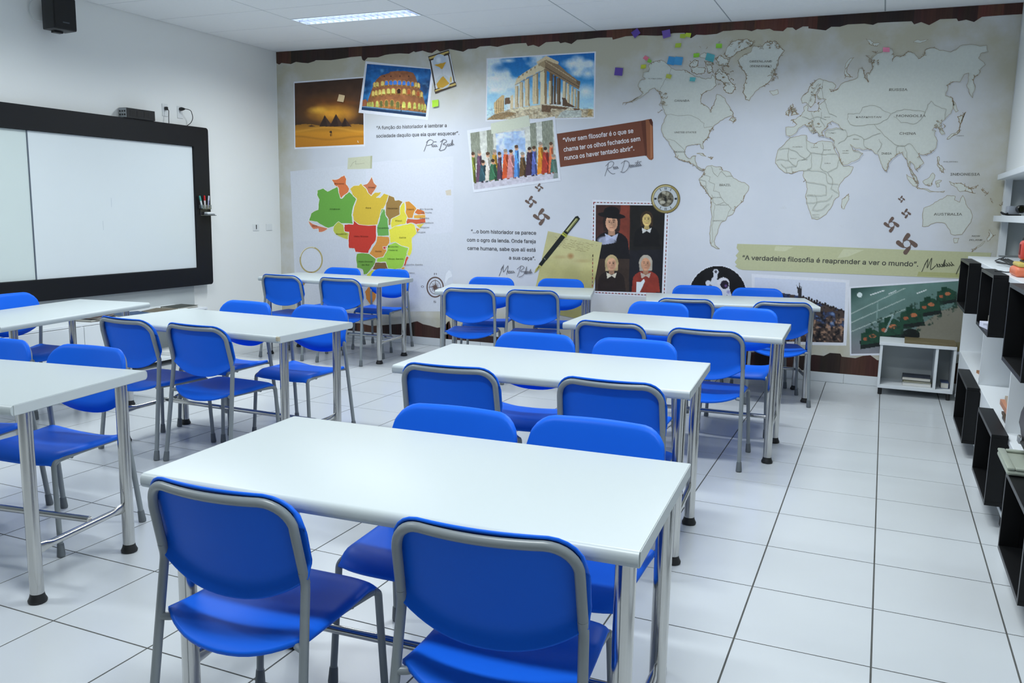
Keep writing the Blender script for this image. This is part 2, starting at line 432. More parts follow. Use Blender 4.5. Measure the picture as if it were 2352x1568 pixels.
def pcp(c): return tuple(min(.92, x*GP) for x in lin(c))
def up(c): return tuple(255*(1.055*(v**(1/2.4))-.055) for v in (x*GP/GAIN for x in lin(c)))
def pc(c): return tuple(min(.92, x*GAIN) for x in lin(c))
def print_mat(name, rough=.5):
    m = bpy.data.materials.new(name); m.use_nodes = True; nt = m.node_tree; b = nt.nodes['Principled BSDF']
    a = nt.nodes.new('ShaderNodeVertexColor'); a.layer_name = 'ink'
    n = nt.nodes.new('ShaderNodeTexNoise'); n.inputs['Scale'].default_value = 55; n.inputs['Detail'].default_value = 6
    tc = nt.nodes.new('ShaderNodeTexCoord'); nt.links.new(tc.outputs['Object'], n.inputs['Vector'])
    mr = nt.nodes.new('ShaderNodeMapRange'); mr.inputs['To Min'].default_value = .93; mr.inputs['To Max'].default_value = 1.07
    nt.links.new(n.outputs['Fac'], mr.inputs['Value'])
    mx = nt.nodes.new('ShaderNodeMix'); mx.data_type = 'RGBA'; mx.blend_type = 'MULTIPLY'; mx.inputs['Factor'].default_value = 1
    nt.links.new(a.outputs['Color'], mx.inputs['A']); nt.links.new(mr.outputs['Result'], mx.inputs['B'])
    nt.links.new(mx.outputs['Result'], b.inputs['Base Color']); b.inputs['Roughness'].default_value = rough; b.inputs['Specular IOR Level'].default_value = .3
    return m
INK = print_mat('printed_ink')
def flat(name, shapes, parent, dy, kind=None):
    # shapes: list of (pixel polygon, colour); one flat printed mesh
    V, F, col = [], [], []
    for k, (P, c) in enumerate(shapes):
        n0 = len(V); V += [wall_pt(x, y, dy+k*2e-5)[:] for x, y in P]
        idx = list(range(n0, len(V)))
        a = sum(P[i][0]*P[(i+1)%len(P)][1]-P[(i+1)%len(P)][0]*P[i][1] for i in range(len(P)))
        F.append(idx[::-1] if a > 0 else idx); col += [pc(c)+(1,)]*len(P)
    me = bpy.data.meshes.new(name); me.from_pydata(V, [], F); me.update(); me.materials.append(INK)
    at = me.color_attributes.new('ink', 'FLOAT_COLOR', 'POINT'); at.data.foreach_set('color', np.array(col, 'f').ravel())
    return link(bpy.data.objects.new(name, me), parent, kind)
def ribbon(P, w, closed=False):
    # thin printed line as quads
    out = []; n = len(P)
    for i in range(n if closed else n-1):
        (x0,y0), (x1,y1) = P[i], P[(i+1)%n]; dx, dy = x1-x0, y1-y0; L = math.hypot(dx,dy)
        if L < 1e-6: continue
        nx, ny = -dy/L*w/2, dx/L*w/2; ex, ey = dx/L*w*.3, dy/L*w*.3
        out.append([(x0+nx-ex,y0+ny-ey),(x1+nx+ex,y1+ny+ey),(x1-nx+ex,y1-ny+ey),(x0-nx-ex,y0-ny-ey)])
    return out
def rough(P, amp=.10, lv=2, rs=None, closed=True):
    rs = rs or random
    for _ in range(lv):
        Q = []; n = len(P)
        for i in range(n if closed else n-1):
            a, b = P[i], P[(i+1)%n]; Q.append(a); dx, dy = b[0]-a[0], b[1]-a[1]
            if math.hypot(dx,dy) > 2.5:
                k = rs.uniform(-amp, amp); Q.append(((a[0]+b[0])/2-dy*k, (a[1]+b[1])/2+dx*k))
        if not closed: Q.append(P[-1])
        P = Q
    return P
# --- painted pictures: a grid of printed dots, colour worked out by numpy
def vnoise(x, y, s, seed, oct=3):
    r = np.random.RandomState(seed); g = r.rand(64, 64); o = np.zeros_like(x, dtype=float); a = 1; tot = 0
    for k in range(oct):
        X, Y = x/s, y/s; xi, yi = np.floor(X).astype(int), np.floor(Y).astype(int); fx, fy = X-xi, Y-yi
        fx, fy = fx*fx*(3-2*fx), fy*fy*(3-2*fy); G_ = lambda i, j: g[i%64, j%64]
        o += a*((G_(xi,yi)*(1-fx)+G_(xi+1,yi)*fx)*(1-fy)+(G_(xi,yi+1)*(1-fx)+G_(xi+1,yi+1)*fx)*fy); tot += a; a *= .5; s /= 2.03
    return o/tot
class Paint:
    def __init__(s, x, y): s.x, s.y = x, y; s.c = np.zeros(x.shape+(3,))
    def fill(s, c, m=1.0):
        m = (np.ones_like(s.x)*m)[...,None]; c = np.array(c, float); s.c = s.c*(1-m)+c*m
    def poly(s, P, c, soft=0, a=1.0): s.fill(c, s.inpoly(P)*a)
    def inpoly(s, P):
        r = np.zeros(s.x.shape, bool); n = len(P)
        for i in range(n):
            (x0,y0), (x1,y1) = P[i], P[(i+1)%n]
            if y0 == y1: continue
            t = ((y0 > s.y) != (y1 > s.y)) & (s.x < (x1-x0)*(s.y-y0)/(y1-y0)+x0); r ^= t
        return r.astype(float)
    def ell(s, cx, cy, rx, ry, c, a=1.0, soft=.0, rot=0):
        dx, dy = s.x-cx, s.y-cy; q = math.radians(rot); X, Y = dx*math.cos(q)+dy*math.sin(q), -dx*math.sin(q)+dy*math.cos(q)
        d = np.sqrt((X/rx)**2+(Y/ry)**2); m = np.clip((1-d)/max(soft,1e-3), 0, 1) if soft else (d < 1).astype(float); s.fill(c, m*a)
    def line(s, x0, y0, x1, y1, w, c, a=1.0):
        dx, dy = x1-x0, y1-y0; L2 = dx*dx+dy*dy; t = np.clip(((s.x-x0)*dx+(s.y-y0)*dy)/L2, 0, 1)
        s.fill(c, (np.hypot(s.x-x0-t*dx, s.y-y0-t*dy) < w/2)*a)
    def vgrad(s, stops, m=1.0):
        ys = [q[0] for q in stops]; c = np.stack([np.interp(s.y, ys, [q[1][k] for q in stops]) for k in range(3)], -1); s.fill(c, m)
    def mul(s, f): s.c = s.c*f[...,None]
def picture(name, fr, quad, nx, ny, fn, parent, dy, mask=None, border=None, bcol=(214,217,226)):
    # quad TL,TR,BR,BL in frame coordinates
    q = np.array(quad, float); u, v = np.meshgrid(np.linspace(0,1,nx+1), np.linspace(0,1,ny+1))
    X = (q[0,0]*(1-u)+q[1,0]*u)*(1-v)+(q[3,0]*(1-u)+q[2,0]*u)*v; Y = (q[0,1]*(1-u)+q[1,1]*u)*(1-v)+(q[3,1]*(1-u)+q[2,1]*u)*v
    p = Paint(X, Y); fn(p)
    col = np.clip(p.c, 0, 255)/255; col = np.where(col <= .04045, col/12.92, ((col+.055)/1.055)**2.4); col = np.minimum(col*GAIN, .92)
    V = [wall_pt(*fr(a,b), dy)[:] for a, b in zip(X.ravel(), Y.ravel())]; W1 = nx+1
    keep = mask(X, Y) if mask is not None else None
    F = []
    for j in range(ny):
        for i in range(nx):
            if keep is not None and not (keep[j,i] and keep[j,i+1] and keep[j+1,i] and keep[j+1,i+1]): continue
            F.append((j*W1+i, (j+1)*W1+i, (j+1)*W1+i+1, j*W1+i+1))
    me = bpy.data.meshes.new(name); me.from_pydata(V, [], F); me.update(); me.materials.append(INK)
    at = me.color_attributes.new('ink', 'FLOAT_COLOR', 'POINT'); at.data.foreach_set('color', np.concatenate([col.reshape(-1,3), np.ones((len(V),1))], 1).astype('f').ravel())
    o = link(bpy.data.objects.new(name, me), parent)
    if border: flat('white_border', [(fr.pts(border), bcol)], o, dy-.0004)
    return o
# --- lettering
FONTS = {}
def font(nm):
    # one of the fonts that come with Blender, the built-in one if it is not there
    if nm not in FONTS:
        try: FONTS[nm] = bpy.data.fonts.load(bpy.utils.system_resource('DATAFILES', path='fonts')+'/'+nm)
        except Exception: FONTS[nm] = None
    return FONTS[nm]
def letters(name, txt, p0, p1, cap, col, parent, dy, bold=.012, m=None, spacing=1.0):
    cu = bpy.data.curves.new('t', 'FONT'); cu.body = txt; cu.size = 1; cu.offset = bold
    f_ = font('Inter.woff2')
    if f_: cu.font = f_
    cu.resolution_u = 2; cu.space_character = spacing
    o = bpy.data.objects.new('t', cu); C.objects.link(o); dg = bpy.context.evaluated_depsgraph_get()
    me = bpy.data.meshes.new_from_object(o.evaluated_get(dg)); bpy.data.objects.remove(o); me.name = name
    n = len(me.vertices); co = np.zeros(n*3); me.vertices.foreach_get('co', co); co = co.reshape(-1,3)
    x0, x1 = co[:,0].min(), co[:,0].max(); A, B = wall_pt(*p0, dy), wall_pt(*p1, dy)
    ex = (B-A); wid = ex.length; ex.normalize(); ez = Vector((-ex.z, 0, ex.x))
    sx = wid/(x1-x0); sz = (wall_pt(p0[0],p0[1]-cap)-wall_pt(*p0)).length/.73
    out = np.array(A)+np.outer((co[:,0]-x0)*sx, np.array(ex))+np.outer(co[:,1]*sz, np.array(ez))
    par = list(range(n))                      # glyph outlines that overlap lie a hair apart
    def root(a):
        while par[a] != a: par[a] = par[par[a]]; a = par[a]
        return a
    for e in me.edges:
        a, b = root(e.vertices[0]), root(e.vertices[1])
        if a != b: par[a] = b
    ids = {}; off = np.array([ids.setdefault(root(i), len(ids)) for i in range(n)]); out[:,1] -= (off % 6)*5e-5
    me.vertices.foreach_set('co', out.ravel()); me.update(); me.materials.clear(); me.materials.append(INK)
    at = me.color_attributes.new('ink', 'FLOAT_COLOR', 'POINT'); at.data.foreach_set('color', np.tile(np.array(pc(col)+(1,), 'f'), n))
    return link(bpy.data.objects.new(name, me), parent)

mural = empty('wall_mural', (0,YB-.001,0), label='printed history mural wallpaper covering the whole back wall', cat='mural')
mural.location = (0,0,0)
# paper sheet (with its own old-paper staining)
def paper_mat():
    m = bpy.data.materials.new('mural_paper'); m.use_nodes = True; nt = m.node_tree; b = nt.nodes['Principled BSDF']; L = nt.links.new
    tc = nt.nodes.new('ShaderNodeTexCoord'); sp = nt.nodes.new('ShaderNodeSeparateXYZ'); L(tc.outputs['Object'], sp.inputs[0])
    def noise(sc, det=6, r=.6):
        n = nt.nodes.new('ShaderNodeTexNoise'); n.inputs['Scale'].default_value = sc; n.inputs['Detail'].default_value = det; n.inputs['Roughness'].default_value = r
        L(tc.outputs['Object'], n.inputs['Vector']); return n.outputs['Fac']
    def mr(s, a, bq, c=0, d=1):
        n = nt.nodes.new('ShaderNodeMapRange'); n.inputs['From Min'].default_value = a; n.inputs['From Max'].default_value = bq; n.inputs['To Min'].default_value = c; n.inputs['To Max'].default_value = d; L(s, n.inputs['Value']); return n.outputs['Result']
    def mth(op, a, bq):
        n = nt.nodes.new('ShaderNodeMath'); n.operation = op
        for k, q in enumerate((a, bq)):
            if isinstance(q, (int,float)): n.inputs[k].default_value = q
            else: L(q, n.inputs[k])
        return n.outputs[0]
    def mix(f, a, bq):
        n = nt.nodes.new('ShaderNodeMix'); n.data_type = 'RGBA'; L(f, n.inputs['Factor'])
        for k, q in (('A',a),('B',bq)):
            if isinstance(q, tuple): n.inputs[k].default_value = q
            else: L(q, n.inputs[k])
        return n.outputs['Result']
    # brown ageing along the torn edges of the sheet
    left = mr(sp.outputs['X'], -6.36, -5.85, 1, 0); right = mr(sp.outputs['X'], .35, .86, 0, .9); top = mr(sp.outputs['Z'], 2.25, 2.95, 0, 1); bot = mr(sp.outputs['Z'], .30, .75, .9, 0)
    e = mth('MAXIMUM', mth('MAXIMUM', left, right), mth('MAXIMUM', top, bot))
    e = mth('MULTIPLY', e, mr(noise(2.2), .30, .66, .35, 1.3))
    c1 = mix(mr(noise(1.3), .38, .68), pcp((181,185,193))+(1,), pcp((188,191,198))+(1,))
    c2 = mix(mth('MINIMUM', e, 1.0), c1, pcp((163,160,143))+(1,))
    c3 = mix(mr(noise(9, 8, .72), .63, .78, 0, .35), c2, pcp((156,156,146))+(1,))
    L(c3, b.inputs['Base Color']); b.inputs['Roughness'].default_value = .5; b.inputs['Specular IOR Level'].default_value = .3
    return m
PAPER = paper_mat()
TOPZ = HC-.002
obj('paper_sheet', ([(XL+.004,YB-.0004,.084),(.858,YB-.0004,.084),(.858,YB-.0004,TOPZ),(XL+.004,YB-.0004,TOPZ)], [], [(0,1,2,3)]), PAPER, mural)
# --- dark planks along the top and bottom, seen past the torn paper
torn = R2.pts([(55,410),(85,425),(105,410),(150,415),(190,420),(235,400),(290,408),(345,412),(400,395)])
Q = Fr(640,0,860/2352)
torn += Q.pts([(235,378),(330,378),(420,365),(455,358),(520,353),(526,375),(540,383),(560,362),(625,360),(670,345),(700,340),(760,335),(820,338),(850,322),(860,328),(905,318),(940,330),(965,333),(995,312),(1015,325),(1075,308),(1160,325),(1190,308),(1240,305),(1265,292),(1330,288),(1375,295),(1410,285),(1470,275),(1555,270),(1565,290),(1600,282),(1635,295),(1680,265),(1760,260),(1770,272),(1800,265),(1840,277),(1875,250),(1950,245),(2005,237),(2095,235),(2100,250),(2180,228),(2280,222)])
Q = Fr(1500,0,852/2352)
torn += Q.pts([(30,227),(60,225),(130,210),(200,208),(240,243),(275,220),(330,222),(405,215),(445,197),(490,195),(525,190),(590,190),(625,198),(660,185),(690,188),(740,182),(765,195),(825,198),(850,175),(885,175),(905,192),(950,168),(985,168),(985,180),(1095,193),(1130,170),(1185,170),(1235,155),(1340,150),(1395,158),(1425,145),(1520,140),(1640,135),(1655,155),(1700,140),(1750,160),(1820,122),(1925,118),(1935,135),(1985,125),(2035,140),(2085,107),(2200,98),(2338,90)])
tornw = [wall_pt(*p) for p in torn]
PLK = [(66,44,38),(52,35,32),(74,48,40),(43,32,30),(60,40,35),(84,54,44),(48,34,31)]
def planks(name, edge, zlim, up):
    # printed boards between a torn edge and a straight edge
    root = empty(name, parent=mural); rs = random.Random(3); x = XL+.004; k = 0
    xs = [p.x for p in edge]; zs = [p.z for p in edge]
    while x < .857:
        x1 = min(x+rs.uniform(.16,.34), .857); c = PLK[(k*3+rs.randint(0,2))%7]; k += 1
        mid = [(xx,zz) for xx, zz in zip(xs,zs) if x < xx < x1]
        z = lambda q: float(np.interp(q, xs, zs))
        line = [(x,z(x))]+mid+[(x1,z(x1))]
        V, F, col = [], [], []; n = len(line)
        for (xx,zz) in line: V += [(xx,YB-.002,zlim),(xx,YB-.002,zz)]
        F = [(2*i,2*i+2,2*i+3,2*i+1) if not up else (2*i+1,2*i+3,2*i+2,2*i) for i in range(n-1)]
        for i in range(n): col += [pc(tuple(v*rs.uniform(.9,1.1) for v in c))+(1,)]*2
        me = bpy.data.meshes.new('printed_plank'); me.from_pydata(V, [], F); me.update(); me.materials.append(WOODP)
        at = me.color_attributes.new('ink','FLOAT_COLOR','POINT'); at.data.foreach_set('color', np.array(col,'f').ravel())
        link(bpy.data.objects.new('printed_plank', me), root); x = x1
    return root
WOODP = print_mat('printed_wood'); 
for n_ in WOODP.node_tree.nodes:
    if n_.type == 'TEX_NOISE':
        mp = WOODP.node_tree.nodes.new('ShaderNodeMapping'); mp.inputs['Scale'].default_value = (1.2,1,.08)
        src = n_.inputs['Vector'].links[0].from_socket; WOODP.node_tree.links.new(src, mp.inputs['Vector']); WOODP.node_tree.links.new(mp.outputs['Vector'], n_.inputs['Vector'])
    if n_.type == 'MAP_RANGE': n_.inputs['To Min'].default_value = .6; n_.inputs['To Max'].default_value = 1.5
planks('plank_border', tornw, TOPZ, True)
low = R3.pts([(-5,1440),(200,1470),(420,1500)])+R3.pts([(690,1500),(800,1525),(1000,1510),(1130,1500),(1160,1490),(1190,1485),(1240,1510),(1290,1520),(1360,1540),(1405,1535),(1440,1505),(1456,1482)])
Q = Fr(880,620,1040/2352)
low += Q.pts([(330,285),(345,262),(352,300),(420,330),(520,338),(640,352)])+[(1290,792),(1420,800),(1560,800)]
low += R8.pts([(480,1118),(560,1108),(640,1125),(760,1140),(870,1150),(955,1142),(1020,1150),(1060,1130),(1130,1135),(1140,1155),(1230,1165),(1280,1150),(1330,1145),(1375,1178),(1500,1190),(1900,1200)])
planks('plank_border', [wall_pt(*p) for p in low]+[Vector((.86,YB,.36))], .0845, False)

# --- photographs printed on the mural
def pyramids(p):
    p.vgrad([(545,(58,42,34)),(760,(74,50,36)),(975,(60,44,32)),(980,(120,80,30)),(1165,(176,116,36))])
    n = vnoise(p.x,p.y,90,1)
    p.ell(540,850,330,190,(150,92,36),.8,.9); p.ell(560,860,260,100,(226,158,52),.95,.8); p.ell(430,835,110,40,(238,182,66),.8,.8)
    p.ell(620,770,230,30,(120,70,34),.7,.8); p.ell(500,750,200,26,(96,58,34),.6,.8); p.mul(.82+.36*n)
    sand = (p.y > 972+12*np.sin(p.x/70)).astype(float); p.vgrad([(970,(150,104,38)),(1040,(196,134,40)),(1165,(178,116,34))], sand)
    p.fill((214,156,60), sand*np.clip(1-abs(p.y-1010-20*np.sin(p.x/110))/16,0,1)*.6); p.fill((140,92,30), sand*np.clip(1-abs(p.y-1085-14*np.sin(p.x/90+2))/14,0,1)*.5)
    for a, b, c, d in ((445,493,568,880),(538,594,664,868),(640,674,735,903),(335,376,412,968)):
        p.poly([(a,982),(b,d),(c,982)], (50,36,32)); p.poly([(b,d),(c,982),(b+(c-b)*.35,982)], (66,48,40))
    p.ell(548,1030,12,9,(52,36,28)); p.line(548,1035,548,1068,7,(52,36,28)); p.line(556,1035,558,1066,5,(52,36,28)); p.line(790,1110,795,1126,5,(220,210,190))
picture('printed_photo', R2, [(222,592),(840,545),(845,1143),(230,1170)], 150, 150, pyramids, mural, .0012, border=[(214,579),(848,533),(856,1160),(221,1186)])['label'] = 'desert sunset picture with three dark pyramids'
def arena(p):
    p.vgrad([(420,(24,84,150)),(640,(46,120,184)),(860,(70,140,190))]); n = vnoise(p.x,p.y,120,2); p.fill((12,44,84), np.clip((n-.5)*4,0,1)*.85); n = vnoise(p.x,p.y,60,5); p.fill((120,180,220), np.clip((n-.6)*4,0,1)*.5)
    body = [(866,800),(885,740),(915,660),(935,600),(960,560),(1000,522),(1040,512),(1075,500),(1085,488),(1150,482),(1230,484),(1290,498),(1312,535),(1330,590),(1340,640),(1372,668),(1388,740),(1412,860),(1250,838),(1050,818)]
    p.poly(body, (140,88,64)); m = p.inpoly(body); n = vnoise(p.x,p.y,26,3); p.fill((176,112,66), m*n*.7); p.fill((196,128,64), m*np.clip((p.y-600)/260,0,1)*.5)
    def arc(x, lift): return lift*(1-((x-1130)/240)**2)
    for y0, lift, xs, c, ry in ((626,34,[945,968,1015,1050,1090,1128,1168,1208,1248,1285,1315,1338],(236,214,120),24),(702,34,[930,958,990,1025,1068,1112,1162,1210,1252,1295,1335,1366],(244,218,120),27),(800,22,[882,902,924,966,1002,1050,1100,1152,1206,1256,1304,1345,1372,1396],(216,222,112),34)):
        for k, x in enumerate(xs):
            y = y0-arc(x,lift)+(14 if y0 == 800 and x > 1150 else 0); rx = 8+9*(1-abs((x-1130)/280))
            p.ell(x,y-ry*.3,rx+5,ry*.8+4,(206,150,80)); p.poly([(x-rx-5,y),(x+rx+5,y),(x+rx+5,y+ry),(x-rx-5,y+ry)],(206,150,80)); cc = c
            if y0 == 626 and 1040 < x < 1290: cc = (70,130,220)
            if y0 == 702 and k in (6,): cc = (50,30,26)
            if y0 == 702 and k in (8,10): cc = (196,96,50)
            if y0 == 800 and 990 < x < 1170: cc = (110,110,60)
            p.ell(x,y-ry*.3,rx,ry*.75,cc); p.poly([(x-rx,y-ry*.3),(x+rx,y-ry*.3),(x+rx,y+ry),(x-rx,y+ry)],cc)
            p.poly([(x-rx,y+ry*.55),(x+rx,y+ry*.55),(x+rx,y+ry),(x-rx,y+ry)],(150,110,50))
    for x in (1030,1090,1172,1250): p.ell(x,530,5,7,(74,46,40))
    gr = ((p.y-(790+(p.x-832)*.115)) > 0).astype(float)*(1-p.inpoly(body)); p.fill((34,58,92), gr); p.fill((150,190,214), gr*np.clip(1-abs(p.y-(800+(p.x-832)*.11))/10,0,1)*.8); p.fill((20,34,64), gr*np.clip((p.y-(832+(p.x-832)*.1))/20,0,1))
    p.poly([(832,800),(835,745),(862,735),(880,760),(870,800)],(150,90,60)); p.line(1180,780,1182,850,6,(30,34,44)); p.mul(.84+.3*vnoise(p.x,p.y,22,91,3)); p.mul(1-.28*np.clip((p.x-1180)/260,0,1)*p.inpoly(body)); p.mul(1-.25*np.clip((1010-p.x)/160,0,1)*p.inpoly(body))
picture('printed_photo', R2, [(876,418),(1456,466),(1404,894),(826,832)], 160, 120, arena, mural, .0026, border=[(862,394),(1480,462),(1424,926),(799,858)])['label'] = 'blue evening picture of a lit round stone arena'
def temple(p):
    p.vgrad([(90,(30,104,178)),(330,(44,132,198)),(520,(150,200,228)),(700,(190,222,236))]); n = vnoise(p.x,p.y,210,11,4); p.fill((226,234,238), np.clip((n-.47)*5,0,1)*.9)
    for cx,cy,rx,ry in ((440,350,130,36),(410,470,120,44),(1190,200,130,56),(1350,300,110,70),(560,170,80,30),(1330,480,120,90)): p.ell(cx,cy,rx,ry,(232,238,240),.9,.9)
    p.ell(480,240,110,60,(30,108,180),.7,.8)
    T = (222,204,166); D = (122,98,74); Sh = (168,146,112)
    p.poly([(415,590),(492,515),(518,520),(512,690),(415,705)],(206,178,130)); [p.line(x,570,x-2,695,5,(150,120,84)) for x in (440,462,484,504)]
    p.poly([(520,545),(570,540),(578,600),(520,610)],(110,84,62)); p.poly([(580,525),(608,510),(604,670),(575,670)],T)
    for x, t, b, w in ((640,425,640,30),(685,385,636,36),(745,348,624,44),(828,302,606,54)):
        p.poly([(x-w/2,t),(x+w/2,t),(x+w/2+3,b),(x-w/2-3,b)],T); p.poly([(x+w*.18,t),(x+w/2,t),(x+w/2+3,b),(x+w*.2,b)],Sh); p.line(x-w*.2,t,x-w*.2,b,2.5,(196,176,138))
    for x, t, b, w, c in ((985,290,610,36,D),(975,375,600,26,T),(1022,320,610,24,(106,84,66)),(1060,345,612,38,D),(1117,375,622,32,T),(1156,400,630,28,T),(1195,430,636,24,T),(1226,455,642,22,T),(1256,470,652,20,Sh)):
        p.poly([(x-w/2,t),(x+w/2,t),(x+w/2,b),(x-w/2,b)],c); p.poly([(x+w*.15,t),(x+w/2,t),(x+w/2,b),(x+w*.15,b)],tuple(v*.72 for v in c))
    p.poly([(1095,540),(1130,545),(1150,590),(1235,640),(1100,625)],(98,76,58))
    p.poly([(876,250),(932,250),(938,622),(872,622)],(230,214,178)); p.poly([(915,250),(940,250),(944,622),(918,622)],(150,126,96))
    p.poly([(618,424),(640,348),(700,300),(840,212),(922,170),(930,245),(745,340),(640,400)],(224,208,172)); p.line(630,412,925,258,6,(150,126,94))
    for k in range(7): p.poly([(655+k*40,330-k*24),(668+k*40,322-k*24),(670+k*40,340-k*24),(656+k*40,348-k*24)],(160,138,104))
    p.poly([(835,186),(935,122),(1062,184),(1052,216),(935,160),(850,206)],(216,196,158)); p.poly([(850,206),(935,160),(1052,216),(925,250)],(176,152,116))
    p.poly([(922,168),(1060,210),(1145,288),(1240,360),(1276,392),(1262,462),(1110,372),(925,262)],(146,122,94)); p.line(926,236,1262,436,7,(98,78,60)); p.line(926,176,1268,396,6,(204,182,146)); p.poly([(1236,365),(1276,378),(1270,420),(1240,400)],(120,98,74))
    p.poly([(340,765),(352,748),(410,712),(575,655),(880,610),(900,600),(1275,652),(1410,655),(1410,740)],(206,194,166)); n = vnoise(p.x,p.y,24,4)
    g = p.inpoly([(340,765),(352,748),(410,712),(575,655),(880,628),(1275,660),(1410,655),(1410,740)]); p.fill((146,126,98), g*np.clip((n-.45)*4,0,1)*.7)
    p.poly([(575,660),(885,616),(880,640),(580,684)],(224,212,180)); p.poly([(890,612),(1270,652),(1268,668),(985,650),(975,690),(890,680)],(112,86,64)); p.poly([(340,765),(420,705),(560,680),(640,700),(500,755)],(128,98,60),a=.7)
    p.poly([(1080,690),(1130,664),(1290,668),(1290,735),(1040,745)],(190,196,188)); p.ell(1175,655,36,14,(214,206,184)); p.poly([(1355,655),(1395,655),(1395,725),(1350,725)],(176,150,104)); n = vnoise(p.x,p.y,11,92,2); p.mul(np.where(p.y > 640, .76+.42*n, .94+.1*n))
picture('printed_photo', R4, [(351,159),(1418,93),(1408,736),(340,764)], 190, 125, temple, mural, .0012, border=[(339,148),(1432,79),(1421,748),(328,779)])['label'] = 'blue sky picture of a ruined columned temple'
def crowd(p):
    # plain stand-in: a row of robed people between fluted pillars
    p.fill((206,208,200)); n = vnoise(p.x,p.y,60,8); p.mul(.92+.16*n)
    for a, b in ((175,265),(335,395),(770,830),(890,1000)):
        p.poly([(a,760),(b,740),(b+18,1200),(a+16,1200)],(150,154,138)); [p.line(x,750,x+16,1200,5,(112,118,104)) for x in np.arange(a+8,b,17)]
    p.poly([(430,900),(720,868),(735,1180),(445,1200)],(158,186,226)); n = vnoise(p.x,p.y,70,9); p.fill((214,222,236), p.inpoly([(430,900),(720,868),(735,1180),(445,1200)])*np.clip((n-.42)*4,0,1))
    p.poly([(190,1300),(1060,1180),(1070,1360),(215,1470)],(196,192,204))
    R = [(205,1110,(120,128,52)),(268,1095,(104,74,96)),(305,1190,(52,84,94)),(352,1110,(216,208,196)),(420,1085,(190,144,52)),(405,1180,(60,110,80)),(470,1110,(92,64,84)),(530,1080,(206,88,48)),(585,1085,(206,140,140)),(640,1040,(92,150,222)),(700,1110,(100,76,48)),(770,1060,(70,48,66)),(815,1050,(90,104,176)),(880,1010,(222,140,44)),(930,1060,(170,60,48)),(985,1010,(220,112,72)),(1010,1130,(70,110,100))]
    for k, (x, y, c) in enumerate(R):
        h = 1400-(x-200)*.13; wd = 34+10*((k*7)%3)
        p.poly([(x-wd*.5,y+26),(x+wd*.5,y+26),(x+wd*.95,h-y*.02),(x-wd*.8,h)],c); p.poly([(x+2,y+40),(x+wd*.5,y+30),(x+wd*.95,h),(x+wd*.35,h)],tuple(v*.68 for v in c))
        p.line(x-wd*.3,y+60,x+wd*.4,y+150,9,tuple(min(255,v*1.25) for v in c)); p.ell(x,y+4,18,26,(206,160,130)); p.ell(x-3,y-10,19,17,[(90,66,48),(150,140,128),(60,46,38)][k%3])
    p.poly([(1000,1180),(1060,1160),(1070,1360),(1010,1370)],(112,130,118),a=.6); p.mul(.86+.26*vnoise(p.x,p.y,24,93,3))
picture('printed_photo', R4, [(170,896),(1002,762),(1056,1345),(215,1462)], 165, 125, crowd, mural, .0026, border=[(143,868),(1024,729),(1082,1370),(207,1492)])['label'] = 'tilted picture of robed people standing among pillars'
flat('printed_tape', [(R4.pts([(380,800),(758,716),(766,740),(776,824),(600,862),(388,905)]), (203,208,190))], mural, .0036)
def people(p):
    # plain stand-in: four generic dark portraits
    p.fill((34,30,30)); n = vnoise(p.x,p.y,50,21)
    p.poly([(1485,318),(1845,318),(1840,780),(1485,760)],(66,42,38)); p.poly([(1745,318),(1840,318),(1835,790),(1790,740),(1720,640)],(120,58,46)); p.poly([(1845,318),(2210,318),(2190,780),(1838,790)],(30,29,28)); p.poly([(1485,720),(1840,790),(1830,1240),(1485,1220)],(58,46,40)); p.poly([(1838,790),(2190,780),(2180,1240),(1830,1240)],(30,30,36))
    def bust(x, y, s, hair, coat, collar, hat=None, skin=(206,158,128)):
        p.ell(x,y+190*s,150*s,110*s,coat); p.poly([(x-150*s,y+190*s),(x+150*s,y+190*s),(x+165*s,y+330*s),(x-165*s,y+330*s)],coat)
        p.ell(x,y-8*s,78*s,96*s,hair); p.poly([(x-78*s,y),(x+78*s,y),(x+70*s,y+80*s),(x-70*s,y+80*s)],hair)
        p.poly([(x-26*s,y+50*s),(x+26*s,y+50*s),(x+34*s,y+120*s),(x-34*s,y+120*s)],tuple(v*.8 for v in skin)); p.ell(x,y+6*s,54*s,74*s,skin); p.ell(x+26*s,y+12*s,28*s,62*s,tuple(v*.82 for v in skin),.8,.6)
        for q in (-20,20): p.ell(x+q*s,y-4*s,9*s,5*s,(50,36,32)); p.line(x+(q-10)*s,y-20*s,x+(q+10)*s,y-20*s,5*s,(80,58,46))
        p.line(x,y,x-4*s,y+26*s,6*s,tuple(v*.78 for v in skin)); p.line(x-14*s,y+46*s,x+14*s,y+46*s,5*s,(150,84,74))
        p.poly([(x-60*s,y+100*s),(x,y+130*s),(x+60*s,y+100*s),(x+40*s,y+165*s),(x,y+140*s),(x-50*s,y+170*s)],collar)
        if hat: p.ell(x,y-62*s,126*s,26*s,hat,rot=6); p.ell(x,y-96*s,72*s,48*s,hat)
    bust(1650,500,1.15,(44,34,32),(26,24,28),(186,192,214),(24,22,24)); p.ell(1600,690,110,55,(176,182,208),.9,.3); p.poly([(1520,740),(1760,700),(1840,800),(1500,790)],(26,24,28))
    bust(2015,470,.85,(58,44,34),(22,21,23),(206,206,204),skin=(214,186,120)); bust(1650,930,.9,(176,156,116),(40,32,30),(214,206,188)); bust(2005,930,.9,(170,162,150),(138,54,44),(196,180,168),skin=(196,146,116))
    p.mul(.86+.28*n)
    p.poly([(1908,1120),(1950,1120),(1988,1086),(1996,1112),(1965,1180),(1938,1236),(1905,1236)],(214,222,228))
